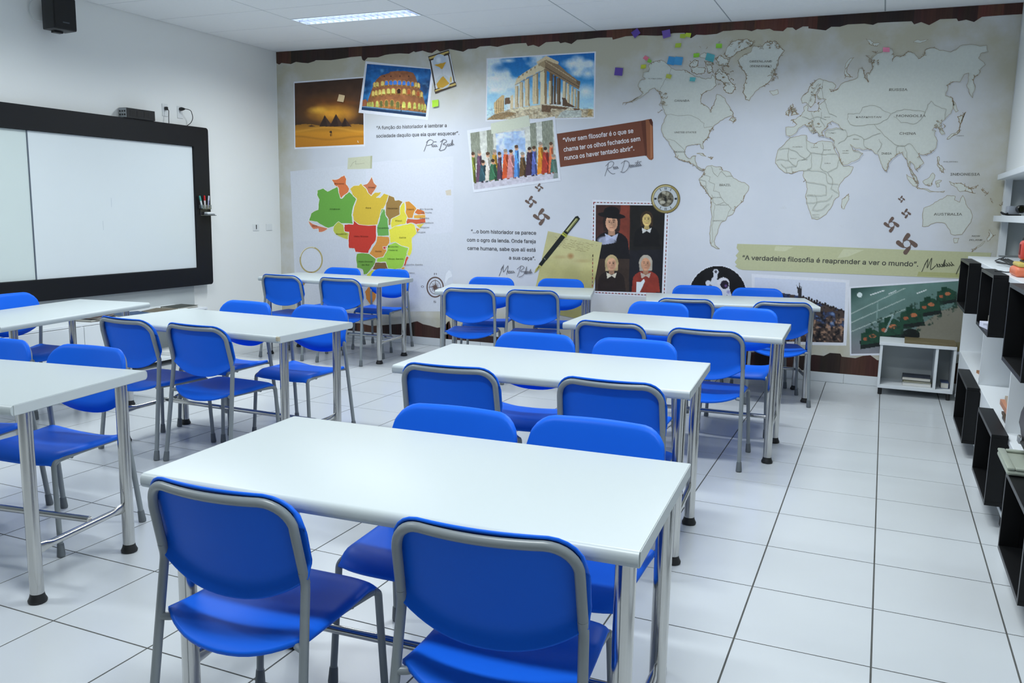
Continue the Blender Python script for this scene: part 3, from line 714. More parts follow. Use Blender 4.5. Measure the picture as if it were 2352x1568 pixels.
picture('printed_photo', R5, [(1487,318),(2206,325),(2172,1234),(1478,1212)], 150, 180, people, mural, .0012, border=[(1451,264),(2254,290),(2216,1286),(1436,1242)])['label'] = 'dark sheet of four portraits with dashed edging'
dash = []
for a, b, n_ in (((1465,292),(2236,308),22),((2236,308),(2196,1262),24),((1465,292),(1450,1225),24),((1450,1225),(2196,1262),22)):
    for k in range(n_):
        t0, t1 = k/n_, (k+.5)/n_; dash += [(R5.pts(q), (120,96,86) if k%2 else (146,60,60)) for q in ribbon([(a[0]+(b[0]-a[0])*t0,a[1]+(b[1]-a[1])*t0),(a[0]+(b[0]-a[0])*t1,a[1]+(b[1]-a[1])*t1)], 9)]
flat('dashed_edging', dash, mural, .0018)
def parchment(p):
    p.vgrad([(590,(196,192,146)),(1000,(184,178,122)),(1500,(170,164,104))]); n = vnoise(p.x,p.y,160,31); p.mul(.9+.2*n); p.ell(1250,900,190,130,(206,198,150),.6,.8)
    for k in range(5): p.fill((150,138,96), (abs(p.y-(640+k*22+(p.x-1000)*.2+3*np.sin(p.x/9+k)))<3.5)*(p.x>1060)*(p.x<1500-k*30)*(vnoise(p.x,p.y,22,40+k)>.42)*.75)
    p.ell(1225,850,44,40,(164,120,78),.8,.7); p.ell(1230,1000,120,150,(160,156,104),.45,.8); p.ell(1120,860,110,26,(172,150,104),.5,.8); p.ell(1350,900,120,26,(172,150,104),.5,.8)
picture('printed_parchment', R5, [(990,590),(1552,710),(1395,1520),(812,1400)], 110, 130, parchment, mural, .003)['label'] = 'yellowed old paper sheet with faint brown writing'
def astro(p):
    p.fill((20,20,22)); n = vnoise(p.x,p.y,40,51); p.mul(.8+.5*n); Wt = (206,210,220)
    p.ell(322,705,70,62,Wt); p.ell(310,790,60,60,Wt); p.line(290,640,270,690,30,Wt); p.line(302,600,296,645,26,Wt); p.ell(302,592,18,20,Wt); p.ell(302,590,9,11,(60,60,70)); p.line(250,665,280,720,34,Wt); p.line(375,690,392,745,26,Wt)
    p.ell(352,668,40,40,(214,214,222)); p.ell(360,676,28,29,(36,30,44)); p.ell(368,684,12,12,(120,90,160),.8,.6); p.ell(265,690,14,14,(110,112,124)); p.ell(300,740,26,20,(150,152,164),.8,.5); p.ell(385,725,14,14,(150,150,190),.9,.4)
picture('printed_photo', R8, [(118,545),(512,545),(512,940),(118,940)], 90, 90, astro, mural, .0012, mask=lambda X, Y: (X-315)**2+(Y-742)**2 < 192**2)['label'] = 'round black picture of a floating astronaut'
rim = [(315+197*math.cos(2*PI*k/48), 742+197*math.sin(2*PI*k/48)) for k in range(48)]
flat('white_rim', [(R8.pts(rim), (210,214,222))], mural, .0008)
def rally(p):
    p.vgrad([(630,(200,206,222)),(900,(188,198,218))]); n = vnoise(p.x,p.y,16,61,2); n2 = vnoise(p.x,p.y,30,62,2)
    hill = p.inpoly([(560,700),(840,748),(890,760),(960,790),(1040,812),(1160,850),(1180,1062),(560,1062)]); p.fill((70,58,54), hill); p.fill((44,62,104), hill*np.clip((n2-.5)*6,0,1)*(p.y<960)*.9); p.fill((150,120,100), hill*np.clip((n-.56)*7,0,1)*(p.y>900)); p.fill((26,24,28), hill*np.clip((.42-n)*7,0,1)); p.fill((120,142,178), hill*np.clip((n2-.64)*7,0,1)*(p.y>840)*(p.y<960)*.8)
    for k in range(16): p.ell(885+k*18,757+k*6.5+5*math.sin(k*2.1),8,9,(40,34,34))
    p.poly([(850,764),(846,715),(838,676),(852,700),(858,662),(866,702),(876,680),(872,722),(872,766)],(46,44,48))
picture('printed_photo', R8, [(560,628),(1166,662),(1150,1062),(560,1050)], 130, 100, rally, mural, .0012, border=[(540,604),(1192,646),(1170,1082),(540,1070)])['label'] = 'picture of a crowd on a hillside below pale sky'
def street(p):
    # plain stand-in: grey-green road with a row of dark green trucks
    p.vgrad([(650,(96,128,122)),(900,(92,118,114)),(1140,(128,128,136))]); n = vnoise(p.x,p.y,120,71); p.fill((30,58,54), np.clip(((1330-p.x)/200+(760-p.y)/110),0,1)*.8); p.mul(.88+.24*n)
    for k in range(3): p.line(1200,870+k*60,1560,700+k*70,6,(176,190,186),.8)
    p.line(1330,745,1420,715,7,(206,214,214)); p.line(1640,735,1700,712,7,(206,214,214)); p.line(1450,740,1500,716,6,(196,206,206))
    p.poly([(1560,1080),(1640,960),(1800,850),(1960,800),(2010,1120),(1560,1120)],(126,124,112)); n = vnoise(p.x,p.y,20,73)
    T = [(1830,730,70),(1720,800,78),(1600,870,86),(1460,945,96),(1330,1010,80)]
    for k, (x,y,s) in enumerate(T):
        p.poly([(x-s*.9,y+s*.5),(x+s*.9,y+s*.2),(x+s*1.1,y+s*.9),(x-s*.8,y+s*1.2)],(26,34,34)); p.poly([(x-s*.8,y-s*.1),(x+s*.3,y-s*.45),(x+s*.95,y-s*.1),(x+s*.95,y+s*.6),(x-s*.8,y+s*.85)],(34,70,54)); p.poly([(x-s*.4,y-s*.5),(x+s*.1,y-s*.6),(x+s*.2,y-s*.2),(x-s*.4,y)],(24,60,46))
        p.ell(x+s*.2,y+s*.1,s*.28,s*.16,(176,108,74)); p.ell(x-s*.4,y+s*.35,s*.2,s*.14,(160,92,64))
    p.ell(1600,1010,60,40,(22,28,28)); p.fill((30,54,44), np.clip((n-.58)*8,0,1)*p.inpoly([(1300,940),(1780,720),(1950,700),(1950,820),(1500,1080),(1300,1060)])*.8)
    p.ell(1258,745,17,17,(206,220,220)); p.line(1380,790,1370,930,8,(140,166,162),.6); p.line(1480,880,1430,990,10,(170,190,196),.7); p.poly([(1560,1052),(1990,1060),(1990,1120),(1560,1120)],(106,98,62),a=.6)
picture('printed_photo', R8, [(1200,700),(1972,648),(1985,1122),(1203,1136)], 160, 105, street, mural, .0022, border=[(1186,690),(1990,634),(2004,1140),(1194,1148)])['label'] = 'picture of a grey road with a row of green trucks'

# --- hourglass, clock, pen, compass, magnifier, tapes, scroll
def sand(p):
    p.fill((196,200,206)); B = (58,46,36); Go = (190,166,96)
    p.poly([(1425,352),(1612,290),(1622,330),(1435,396)],B); p.poly([(1432,362),(1608,303),(1612,318),(1440,378)],Go)
    p.poly([(1478,650),(1672,578),(1682,620),(1490,690)],B); p.poly([(1484,655),(1672,592),(1676,606),(1490,670)],Go); p.line(1445,395,1492,652,12,B); p.line(1608,330,1662,580,11,B)
    p.ell(1532,398,62,66,(178,190,204)); p.ell(1520,385,30,36,(214,222,230),.8,.6); p.poly([(1478,428),(1590,402),(1560,452),(1550,478),(1530,450)],(196,150,50)); p.ell(1560,580,64,62,(184,192,196)); p.line(1548,470,1553,520,14,(190,196,200)); p.poly([(1500,600),(1545,540),(1562,528),(1600,575),(1618,595),(1560,634),(1512,636)],(190,148,48)); p.ell(1630,560,12,36,(206,170,70),.8,.5)
picture('printed_hourglass', R2, [(1425,350),(1614,288),(1684,622),(1488,690)], 60, 95, sand, mural, .0036)['label'] = 'tilted brass hourglass with yellow sand'
def polar(name, fr, cx, cy, r, nr, na, fn, parent, dy):
    rr, aa = np.meshgrid(np.linspace(0.0,1,nr+1), np.linspace(0,2*PI,na,endpoint=False), indexing='ij')
    X, Y = cx+r*rr*np.cos(aa), cy+r*rr*np.sin(aa); p = Paint(X, Y); p.r = rr; p.a = aa; fn(p)
    col = lin_np(p.c); V = [wall_pt(*fr(a,b), dy)[:] for a, b in zip(X.ravel(), Y.ravel())]
    F = [(i*na+k, (i+1)*na+k, (i+1)*na+(k+1)%na, i*na+(k+1)%na)[::-1] for i in range(nr) for k in range(na)]
    me = bpy.data.meshes.new(name); me.from_pydata(V, [], F); me.update(); me.materials.append(INK)
    at = me.color_attributes.new('ink','FLOAT_COLOR','POINT'); at.data.foreach_set('color', np.concatenate([col.reshape(-1,3), np.ones((len(V),1))],1).astype('f').ravel())
    return link(bpy.data.objects.new(name, me), parent)
def lin_np(c):
    c = np.clip(c,0,255)/255; return np.minimum(np.where(c <= .04045, c/12.92, ((c+.055)/1.055)**2.4)*GAIN, .92)
def dial(p):
    p.fill((180,186,190)); p.fill((150,136,84), (p.r>.86)); p.fill((96,86,54), (p.r>.95)); p.fill((206,196,150), (p.r>.86)*(p.r<.93)*(np.cos(p.a-3.9)>.3)*.8); p.fill((70,64,50), (p.r>.82)*(p.r<.86))
    for k in range(12):
        w = .10 if k%3 == 0 else .065; d = np.abs((p.a-k*PI/6+PI)%(2*PI)-PI); p.fill((40,42,46), (p.r>.60)*(p.r<.78)*(d<w)*((d>.03) if k%2 else 1))
    n = vnoise(p.x,p.y,26,81); p.fill((82,78,66), p.r<.55); p.fill((150,146,128), (p.r<.52)*np.clip((n-.5)*5,0,1)); p.fill((34,34,32), (p.r<.5)*np.clip((.45-n)*5,0,1)); p.ell(2195,190,30,22,(176,172,156),.9,.5); p.ell(2180,290,40,22,(190,186,170),.9,.4)
polar('printed_clock', R5, 2212, 255, 151, 30, 96, dial, mural, .0044)['label'] = 'round brass clock face with roman dial and open works'
flat('printed_pen', [(R5.pts([(930,880),(1130,625),(1275,440),(1300,432),(1322,462),(1310,480),(1180,640),(975,895)]), (30,34,32)), (R5.pts([(893,935),(940,875),(972,893),(925,955)]), (26,30,28)), (R5.pts([(848,1028),(862,985),(898,940),(922,958),(880,1000)]), (176,168,92)), (R5.pts([(860,1015),(895,955),(902,960)]), (60,60,40)), (R5.pts([(1128,625),(1140,610),(1186,645),(1176,658)]), (166,170,70)), (R5.pts([(1142,604),(1148,598),(1194,632),(1188,640)]), (166,170,70)), (R5.pts([(1170,590),(1280,455),(1304,460),(1300,478),(1196,605)]), (116,118,72)), (R5.pts([(1182,588),(1284,462),(1290,466),(1190,594)]), (190,190,140)), (R5.pts([(944,866),(958,872),(966,880),(960,890)]), (120,124,110))], mural, .0046)['label'] = 'black fountain pen with gold bands and nib'
ring = lambda cx, cy, rx, ry, n=40, a0=0, a1=2*PI: [(cx+rx*math.cos(a0+(a1-a0)*k/n), cy+ry*math.sin(a0+(a1-a0)*k/n)) for k in range(n+(a1-a0 < 6))]
flat('printed_magnifier', [(R3.pts(ring(280,958,88,100)), up((188,192,201)))]+[(R3.pts(q), (172,158,104)) for q in ribbon(ring(280,958,94,108), 11, True)]+[(R3.pts(q), (226,224,206)) for q in ribbon(ring(280,958,97,110,14,3.4,5.0), 5)]+[(R3.pts([(262,1060),(292,1060),(120,1330),(84,1310)]), (150,120,70))], mural, .0016)['label'] = 'gold rimmed magnifying glass'
BR = (96,78,72)
comp = [(R3.pts(q), BR) for q in ribbon(ring(1343,1192,69,84), 11, True)]+[(R3.pts(q), BR) for q in ribbon(ring(1343,1192,48,58), 4, True)]
for k in range(16):
    a = k*PI/8; l = 62 if k%4 == 0 else 50 if k%2 == 0 else 40; wd = 9 if k%4 == 0 else 6; c_, s_ = math.cos(a), math.sin(a)
    comp.append((R3.pts([(1343+c_*l,1192+s_*l*1.2),(1343-s_*wd,1192+c_*wd*1.2),(1343,1192)]), BR))
compass = flat('printed_compass', comp, mural, .0014); compass['label'] = 'brown compass rose'
for ch, x, y in (('N',1345,1088),('S',1340,1326),('O',1234,1196),('L',1455,1200)):
    letters('letter', ch, R3(x-11,y), R3(x+11,y), 6.5, (70,60,58), compass, .0014)
flat('torn_patch', [(R3.pts([(1425,1150),(1435,1080),(1460,1045),(1480,1060),(1490,1100),(1455,1120),(1435,1160)]), (216,220,228))], mural, .0018)
flat('printed_tape', [(R2.pts([(704,1264),(922,1245),(918,1360),(816,1364),(698,1366)]), (190,192,168)), (R2.pts([(905,1247),(922,1245),(918,1360),(903,1360)]), (168,170,142))]+[(R2.pts(q), (150,150,128)) for q in ribbon([(725,1345),(745,1310),(775,1290),(770,1320),(800,1318),(850,1312)], 3)], mural, .0012)['label'] = 'beige tape strip above the Brazil map'
scroll = flat('printed_scroll', [(R4.pts([(1042,903),(1500,833),(1900,770),(1960,756),(1945,1118),(1500,1176),(1076,1235)]), (112,66,50)), (R4.pts([(1895,775),(1985,752),(2002,790),(2008,1150),(1990,1166),(1965,1160),(1940,1130),(1930,900)]), (138,86,60)), (R4.pts([(1960,760),(1990,756),(2003,790),(2000,830),(1975,800)]), (84,46,36)), (R4.pts([(1885,775),(1930,768),(1945,1122),(1925,1124)]), (92,52,40)), (R4.pts([(1975,812),(1992,820),(1996,1140),(1978,1150)]), (164,108,76))], mural, .0018)
scroll['label'] = 'brown curled scroll with white quotation'
for k, (t, a, b) in enumerate((('“Viver sem filosofar é o que se',(1103,988),(1808,892)),('chama ter os olhos fechados sem',(1112,1082),(1876,972)),('nunca os haver tentado abrir”.',(1120,1166),(1816,1068)))):
    letters('quotation_line', t, R4(*a), R4(*b), 14.2, (226,224,228), scroll, .0026, .011)
DK = (74,72,74)
def quote(lines, fr, cap, bold=.011, dy=.002, label=None):
    r = empty('quotation', parent=mural)
    for t, a, b in lines: letters('quotation_line', t, fr(*a), fr(*b), cap, DK, r, dy, bold)
    if label: r['label'] = label
    return r
quote([('“A função do historiador é lembrar a',(960,1008),(1592,986)),('sociedade daquilo que ela quer esquecer”.',(958,1082),(1704,1056))], R2, 10.8, label='two line quotation below the arena picture')
quote([('“...o bom historiador se parece',(190,610),(866,628)),('com o ogro da lenda. Onde fareja',(148,698),(862,716)),('carne humana, sabe que ali está',(152,784),(860,804)),('a sua caça”.',(584,884),(858,892))], R5, 11.4, label='four line quotation left of the pen')
ytape = flat('printed_tape', [(R8.pts([(445,405),(900,418),(1400,438),(2135,465),(2125,500),(2100,640),(1930,636),(1350,612),(900,594),(480,578),(452,570),(430,552),(442,545),(428,526),(446,500),(434,482),(456,456),(440,432)]), (180,182,146))]+[(R8.pts([(700,420),(820,425),(760,455),(690,450)]), (192,194,164)), (R8.pts([(1150,440),(1290,445),(1180,490),(1110,500)]), (192,194,164)), (R8.pts([(1650,590),(1930,600),(1930,628),(1640,620)]), (166,168,118))], mural, .0022)
ytape['label'] = 'long pale yellow tape with quotation'
letters('quotation_line', '“A verdadeira filosofia é reaprender a ver o mundo”.', R8(478,510), R8(1648,556), 14.6, (64,64,62), ytape, .003, .012)
def sign(name, fr, strokes, w, parent, col=(104,104,110), dy=.0032):
    sh = []
    for st in strokes:
        P = []
        for i in range(len(st)-1):      # smooth the pen strokes
            p0, p1, p2, p3 = st[max(i-1,0)], st[i], st[i+1], st[min(i+2,len(st)-1)]
            for k in range(5):
                t = k/5; P.append(tuple(.5*(2*b+(c-a)*t+(2*a-5*b+4*c-d)*t*t+(3*b-a-3*c+d)*t**3) for a, b, c, d in zip(p0,p1,p2,p3)))
        P.append(st[-1]); sh += [(fr.pts(q), col) for q in ribbon(P, w)]
    return flat(name, sh, parent, dy)
def wave(x0, y0, x1, y1, n, h):
    out = []
    for k in range(n*4+1):
        t = k/(n*4); out.append((x0+(x1-x0)*t+h*.35*math.sin(k*PI/2+.8), y0+(y1-y0)*t-h*.5*(1-math.cos(k*PI/2))*(1+.3*math.sin(k*1.7))))
    return out
sign('signature', R2, [[(1388,1205),(1408,1150),(1425,1105)],[(1408,1125),(1440,1100),(1470,1112),(1460,1140),(1415,1152)],wave(1455,1165,1505,1162,3,22),[(1478,1120),(1500,1118)],[(1530,1190),(1545,1140),(1560,1095)],[(1535,1120),(1570,1098),(1592,1115),(1560,1140),(1590,1150),(1575,1185),(1535,1198),(1523,1185)],wave(1595,1160,1655,1145,4,22),[(1632,1150),(1645,1100),(1640,1150)]], 4.5, mural)
sign('signature', R4, [[(1522,1325),(1545,1250),(1560,1190)],[(1530,1225),(1580,1180),(1612,1195),(1590,1235),(1550,1255),(1590,1300),(1625,1300)],wave(1605,1258,1655,1248,3,26),[(1690,1285),(1710,1220),(1722,1170)],[(1685,1200),(1730,1172),(1765,1195),(1755,1250),(1715,1288),(1680,1282)],wave(1765,1240,1885,1222,7,28),[(1840,1230),(1855,1170)],[(1825,1195),(1890,1180)]], 4.5, mural)
sign('signature', R5, [[(482,1055),(505,1000),(530,940)],[(500,990),(525,955),(528,1015),(575,950),(560,1040)],wave(570,1030,640,1022,4,28),[(672,1062),(695,1000),(708,952)],[(670,985),(715,952),(742,970),(705,1005),(745,1015),(730,1050),(690,1068)],wave(745,1035,822,1025,5,30),[(752,1030),(770,960),(762,1032)],[(795,1030),(812,985),(808,1030)]], 4.8, mural)
sign('signature', R8, [[(1672,590),(1695,540),(1715,505)],[(1690,545),(1712,512),(1708,565),(1738,500),(1730,575),(1765,548)],wave(1768,560,1880,548,7,22),[(1810,555),(1826,510),(1818,555)],[(1900,605),(1920,560),(1938,525)]], 4.6, mural, (70,72,60))
# --- turning propeller-like motifs
def motif(fr, cx, cy, r, parent=None):
    sh = []; k_ = r/98
    for k in range(4):
        rot = lambda x, y: (x,y) if k == 0 else ((-y,x) if k == 1 else ((-x,-y) if k == 2 else (y,-x)))
        sx, sy, ex, ey = -27, -25, 21, -83; L = math.hypot(ex-sx, ey-sy); ux, uy = (ex-sx)/L, (ey-sy)/L; nx, ny = -uy, ux
        A = [(sx+ux*L*t+nx*w_, sy+uy*L*t+ny*w_) for t, w_ in ((-.04,7),(.2,15),(.5,18),(.85,18),(.97,12),(1.03,0))]; B = [(sx+ux*L*t-nx*w_, sy+uy*L*t-ny*w_) for t, w_ in ((.97,12),(.85,18),(.5,17),(.2,13),(-.04,7))]
        sh.append((fr.pts([(cx+x*k_, cy+y*k_) for x, y in (rot(*p) for p in A+B)]), (104,86,78)))
        q = [rot(-33,2), rot(-27,-25), rot(-20,-30)]
        sh += [(fr.pts(z), (104,86,78)) for z in ribbon([(cx+x*k_, cy+y*k_) for x, y in q], 7*k_)]
    return flat('printed_propeller', sh, mural, .0034)
for fr, cx, cy, r in ((R5,897,138,48),(R5,812,285,68),(R5,922,442,98),(R8,1537,108,26),(R8,1568,203,36),(R8,1470,277,58),(R8,1572,405,80)): motif(fr, cx, cy, r)

# --- Brazil map with coloured states
brazil = empty('brazil_map', parent=mural); brazil['label'] = 'coloured map of Brazil by state'
flat('map_sheet', [(R3.pts([(100,200),(1470,60),(1500,1400),(150,1400)]), up((184,188,196))), (R3.pts([(750,130),(1500,70),(1500,720),(750,790)]), up((187,190,199))), (R3.pts([(760,130),(960,105),(980,260),(760,260)]), up((187,190,199))), (R3.pts([(150,805),(600,770),(600,1400),(160,1400)]), up((181,185,194))), (R3.pts([(1430,365),(1478,355),(1480,405),(1440,405)]), up((182,174,160)))], brazil, .0011)
ST = [('Amazonas',(103,160,68),[(335,360),(385,345),(420,372),(450,358),(505,325),(530,430),(545,432),(605,375),(670,432),(628,575),(640,650),(500,655),(470,672),(425,685),(330,632),(262,622),(280,560),(340,528),(350,440),(330,400)],(485,518)),
('Roraima',(206,112,66),[(455,270),(510,265),(565,232),(582,265),(580,310),(608,350),(600,375),(550,415),(540,430),(525,410),(515,340),(480,318)],(522,300)),
('Pará',(206,176,62),[(612,350),(640,325),(690,320),(705,302),(720,318),(755,350),(770,385),(795,410),(830,380),(882,376),(868,402),(838,424),(872,426),(905,388),(945,400),(935,450),(900,520),(880,560),(850,655),(690,655),(645,620),(635,575),(672,440),(640,410)],(772,508)),
('Amapá',(192,116,80),[(720,318),(760,305),(800,240),(820,300),(845,322),(795,408),(770,385),(755,350)],(798,332)),
('Maranhão',(150,118,66),[(945,402),(990,420),(1000,450),(1030,445),(1065,460),(1040,500),(1040,570),(965,610),(960,660),(940,660),(940,600),(915,565),(920,500)],(980,512)),
('Piauí',(218,206,72),[(1075,460),(1085,500),(1085,550),(1105,590),(1090,650),(1000,670),(970,690),(960,650),(970,605),(1040,572),(1040,510)],(1032,618)),
('Ceará',(208,142,60),[(1085,460),(1120,455),(1185,520),(1160,560),(1150,600),(1110,600),(1088,550)],(1132,520)),
('',(206,112,58),[(1190,520),(1250,540),(1258,570),(1190,568),(1165,555)],None),('',(214,158,68),[(1160,575),(1258,570),(1262,600),(1200,605),(1160,600)],None),('',(200,92,62),[(1105,605),(1165,610),(1260,600),(1262,640),(1180,655),(1140,640),(1100,655),(1095,630)],None),('',(208,190,80),[(1175,655),(1258,642),(1215,690)],None),('',(206,136,70),[(1175,680),(1215,690),(1190,735)],None),
('Tocantins',(104,160,80),[(885,520),(910,525),(920,580),(945,610),(940,660),(955,750),(850,755),(845,680),(870,600)],(898,680)),
('Bahia',(222,214,74),[(965,690),(1000,668),(1090,655),(1130,640),(1165,655),(1185,735),(1145,770),(1140,900),(1125,930),(1100,910),(1115,855),(1060,840),(1000,805),(960,815),(945,700)],(1066,762)),
('Mato Grosso',(190,58,46),[(565,655),(640,655),(645,620),(690,655),(838,660),(835,790),(775,880),(770,905),(700,895),(660,890),(650,860),(605,858),(600,800),(605,720),(568,715)],(710,752)),
('Rondônia',(176,182,74),[(475,670),(515,630),(555,655),(565,715),(605,730),(600,785),(490,740),(470,710)],(540,732)),
('Acre',(200,118,86),[(255,622),(425,688),(385,715),(345,722),(340,690),(300,695),(265,650)],(312,662)),
('Goiás',(206,140,66),[(845,755),(955,762),(950,815),(920,850),(925,890),(900,930),(835,945),(778,905),(840,800)],(858,880)),
('Minas Gerais',(154,200,74),[(940,830),(1000,808),(1060,840),(1118,855),(1085,960),(1060,1030),(1000,1040),(940,1035),(920,980),(840,975),(850,940),(900,935),(930,880)],(1005,945)),
('',(196,66,56),[(895,845),(930,845),(925,865),(900,865)],None),('',(204,84,56),[(1095,925),(1118,935),(1090,1010),(1068,1010)],None),
('Mato Grosso\ndo Sul',(110,158,66),[(672,905),(770,900),(835,950),(820,1010),(760,1080),(730,1085),(720,1040),(672,1025)],(748,968)),
('',(122,94,62),[(830,980),(920,975),(940,1035),(870,1045),(805,1040)],None),('',(200,206,72),[(800,1045),(870,1050),(860,1085),(820,1150),(760,1150),(755,1085)],None),('',(208,152,62),[(1060,1020),(1085,1020),(1075,1040),(1050,1040)],None),
('',(120,170,80),[(760,1155),(830,1155),(840,1190),(770,1185)],None),('',(206,132,58),[(770,1190),(830,1200),(838,1270),(830,1300),(790,1350),(750,1290),(740,1230)],None)]
rs = random.Random(5)
for si, (nm, c, P, lab) in enumerate(ST):
    g = rough(R3.pts(P), .06, 2, rs); o = flat('state', [(g, c)]+[(q, (222,222,214)) for q in ribbon(g, .9, True)], brazil, .0016+si*7e-5)
    if lab:
        for k, ln in enumerate(nm.split('\n')):
            wd = len(ln)*11.2; letters('state_name', ln, R3(lab[0]-wd/2,lab[1]+10+k*28), R3(lab[0]+wd/2,lab[1]+10+k*28), 4.6, tuple(v*.5 for v in c), brazil, .0060, .004)
for t, x, y in (('Rio Grande',1270,528),('do Norte',1270,558),('Paraíba',1252,606),('Pernambuco',1275,645),('Alagoas',1255,684),('Sergipe',1222,726),('Espírito Santo',1160,1004),('Rio de Janeiro',1090,1075),('Distrito',985,850),('Federal',985,880)):
    wd = len(t)*11; letters('state_name', t, R3(x-wd/2,y), R3(x+wd/2,y), 4.4, (112,112,112) if x > 1000 else (80,110,50), brazil, .0060, .004)

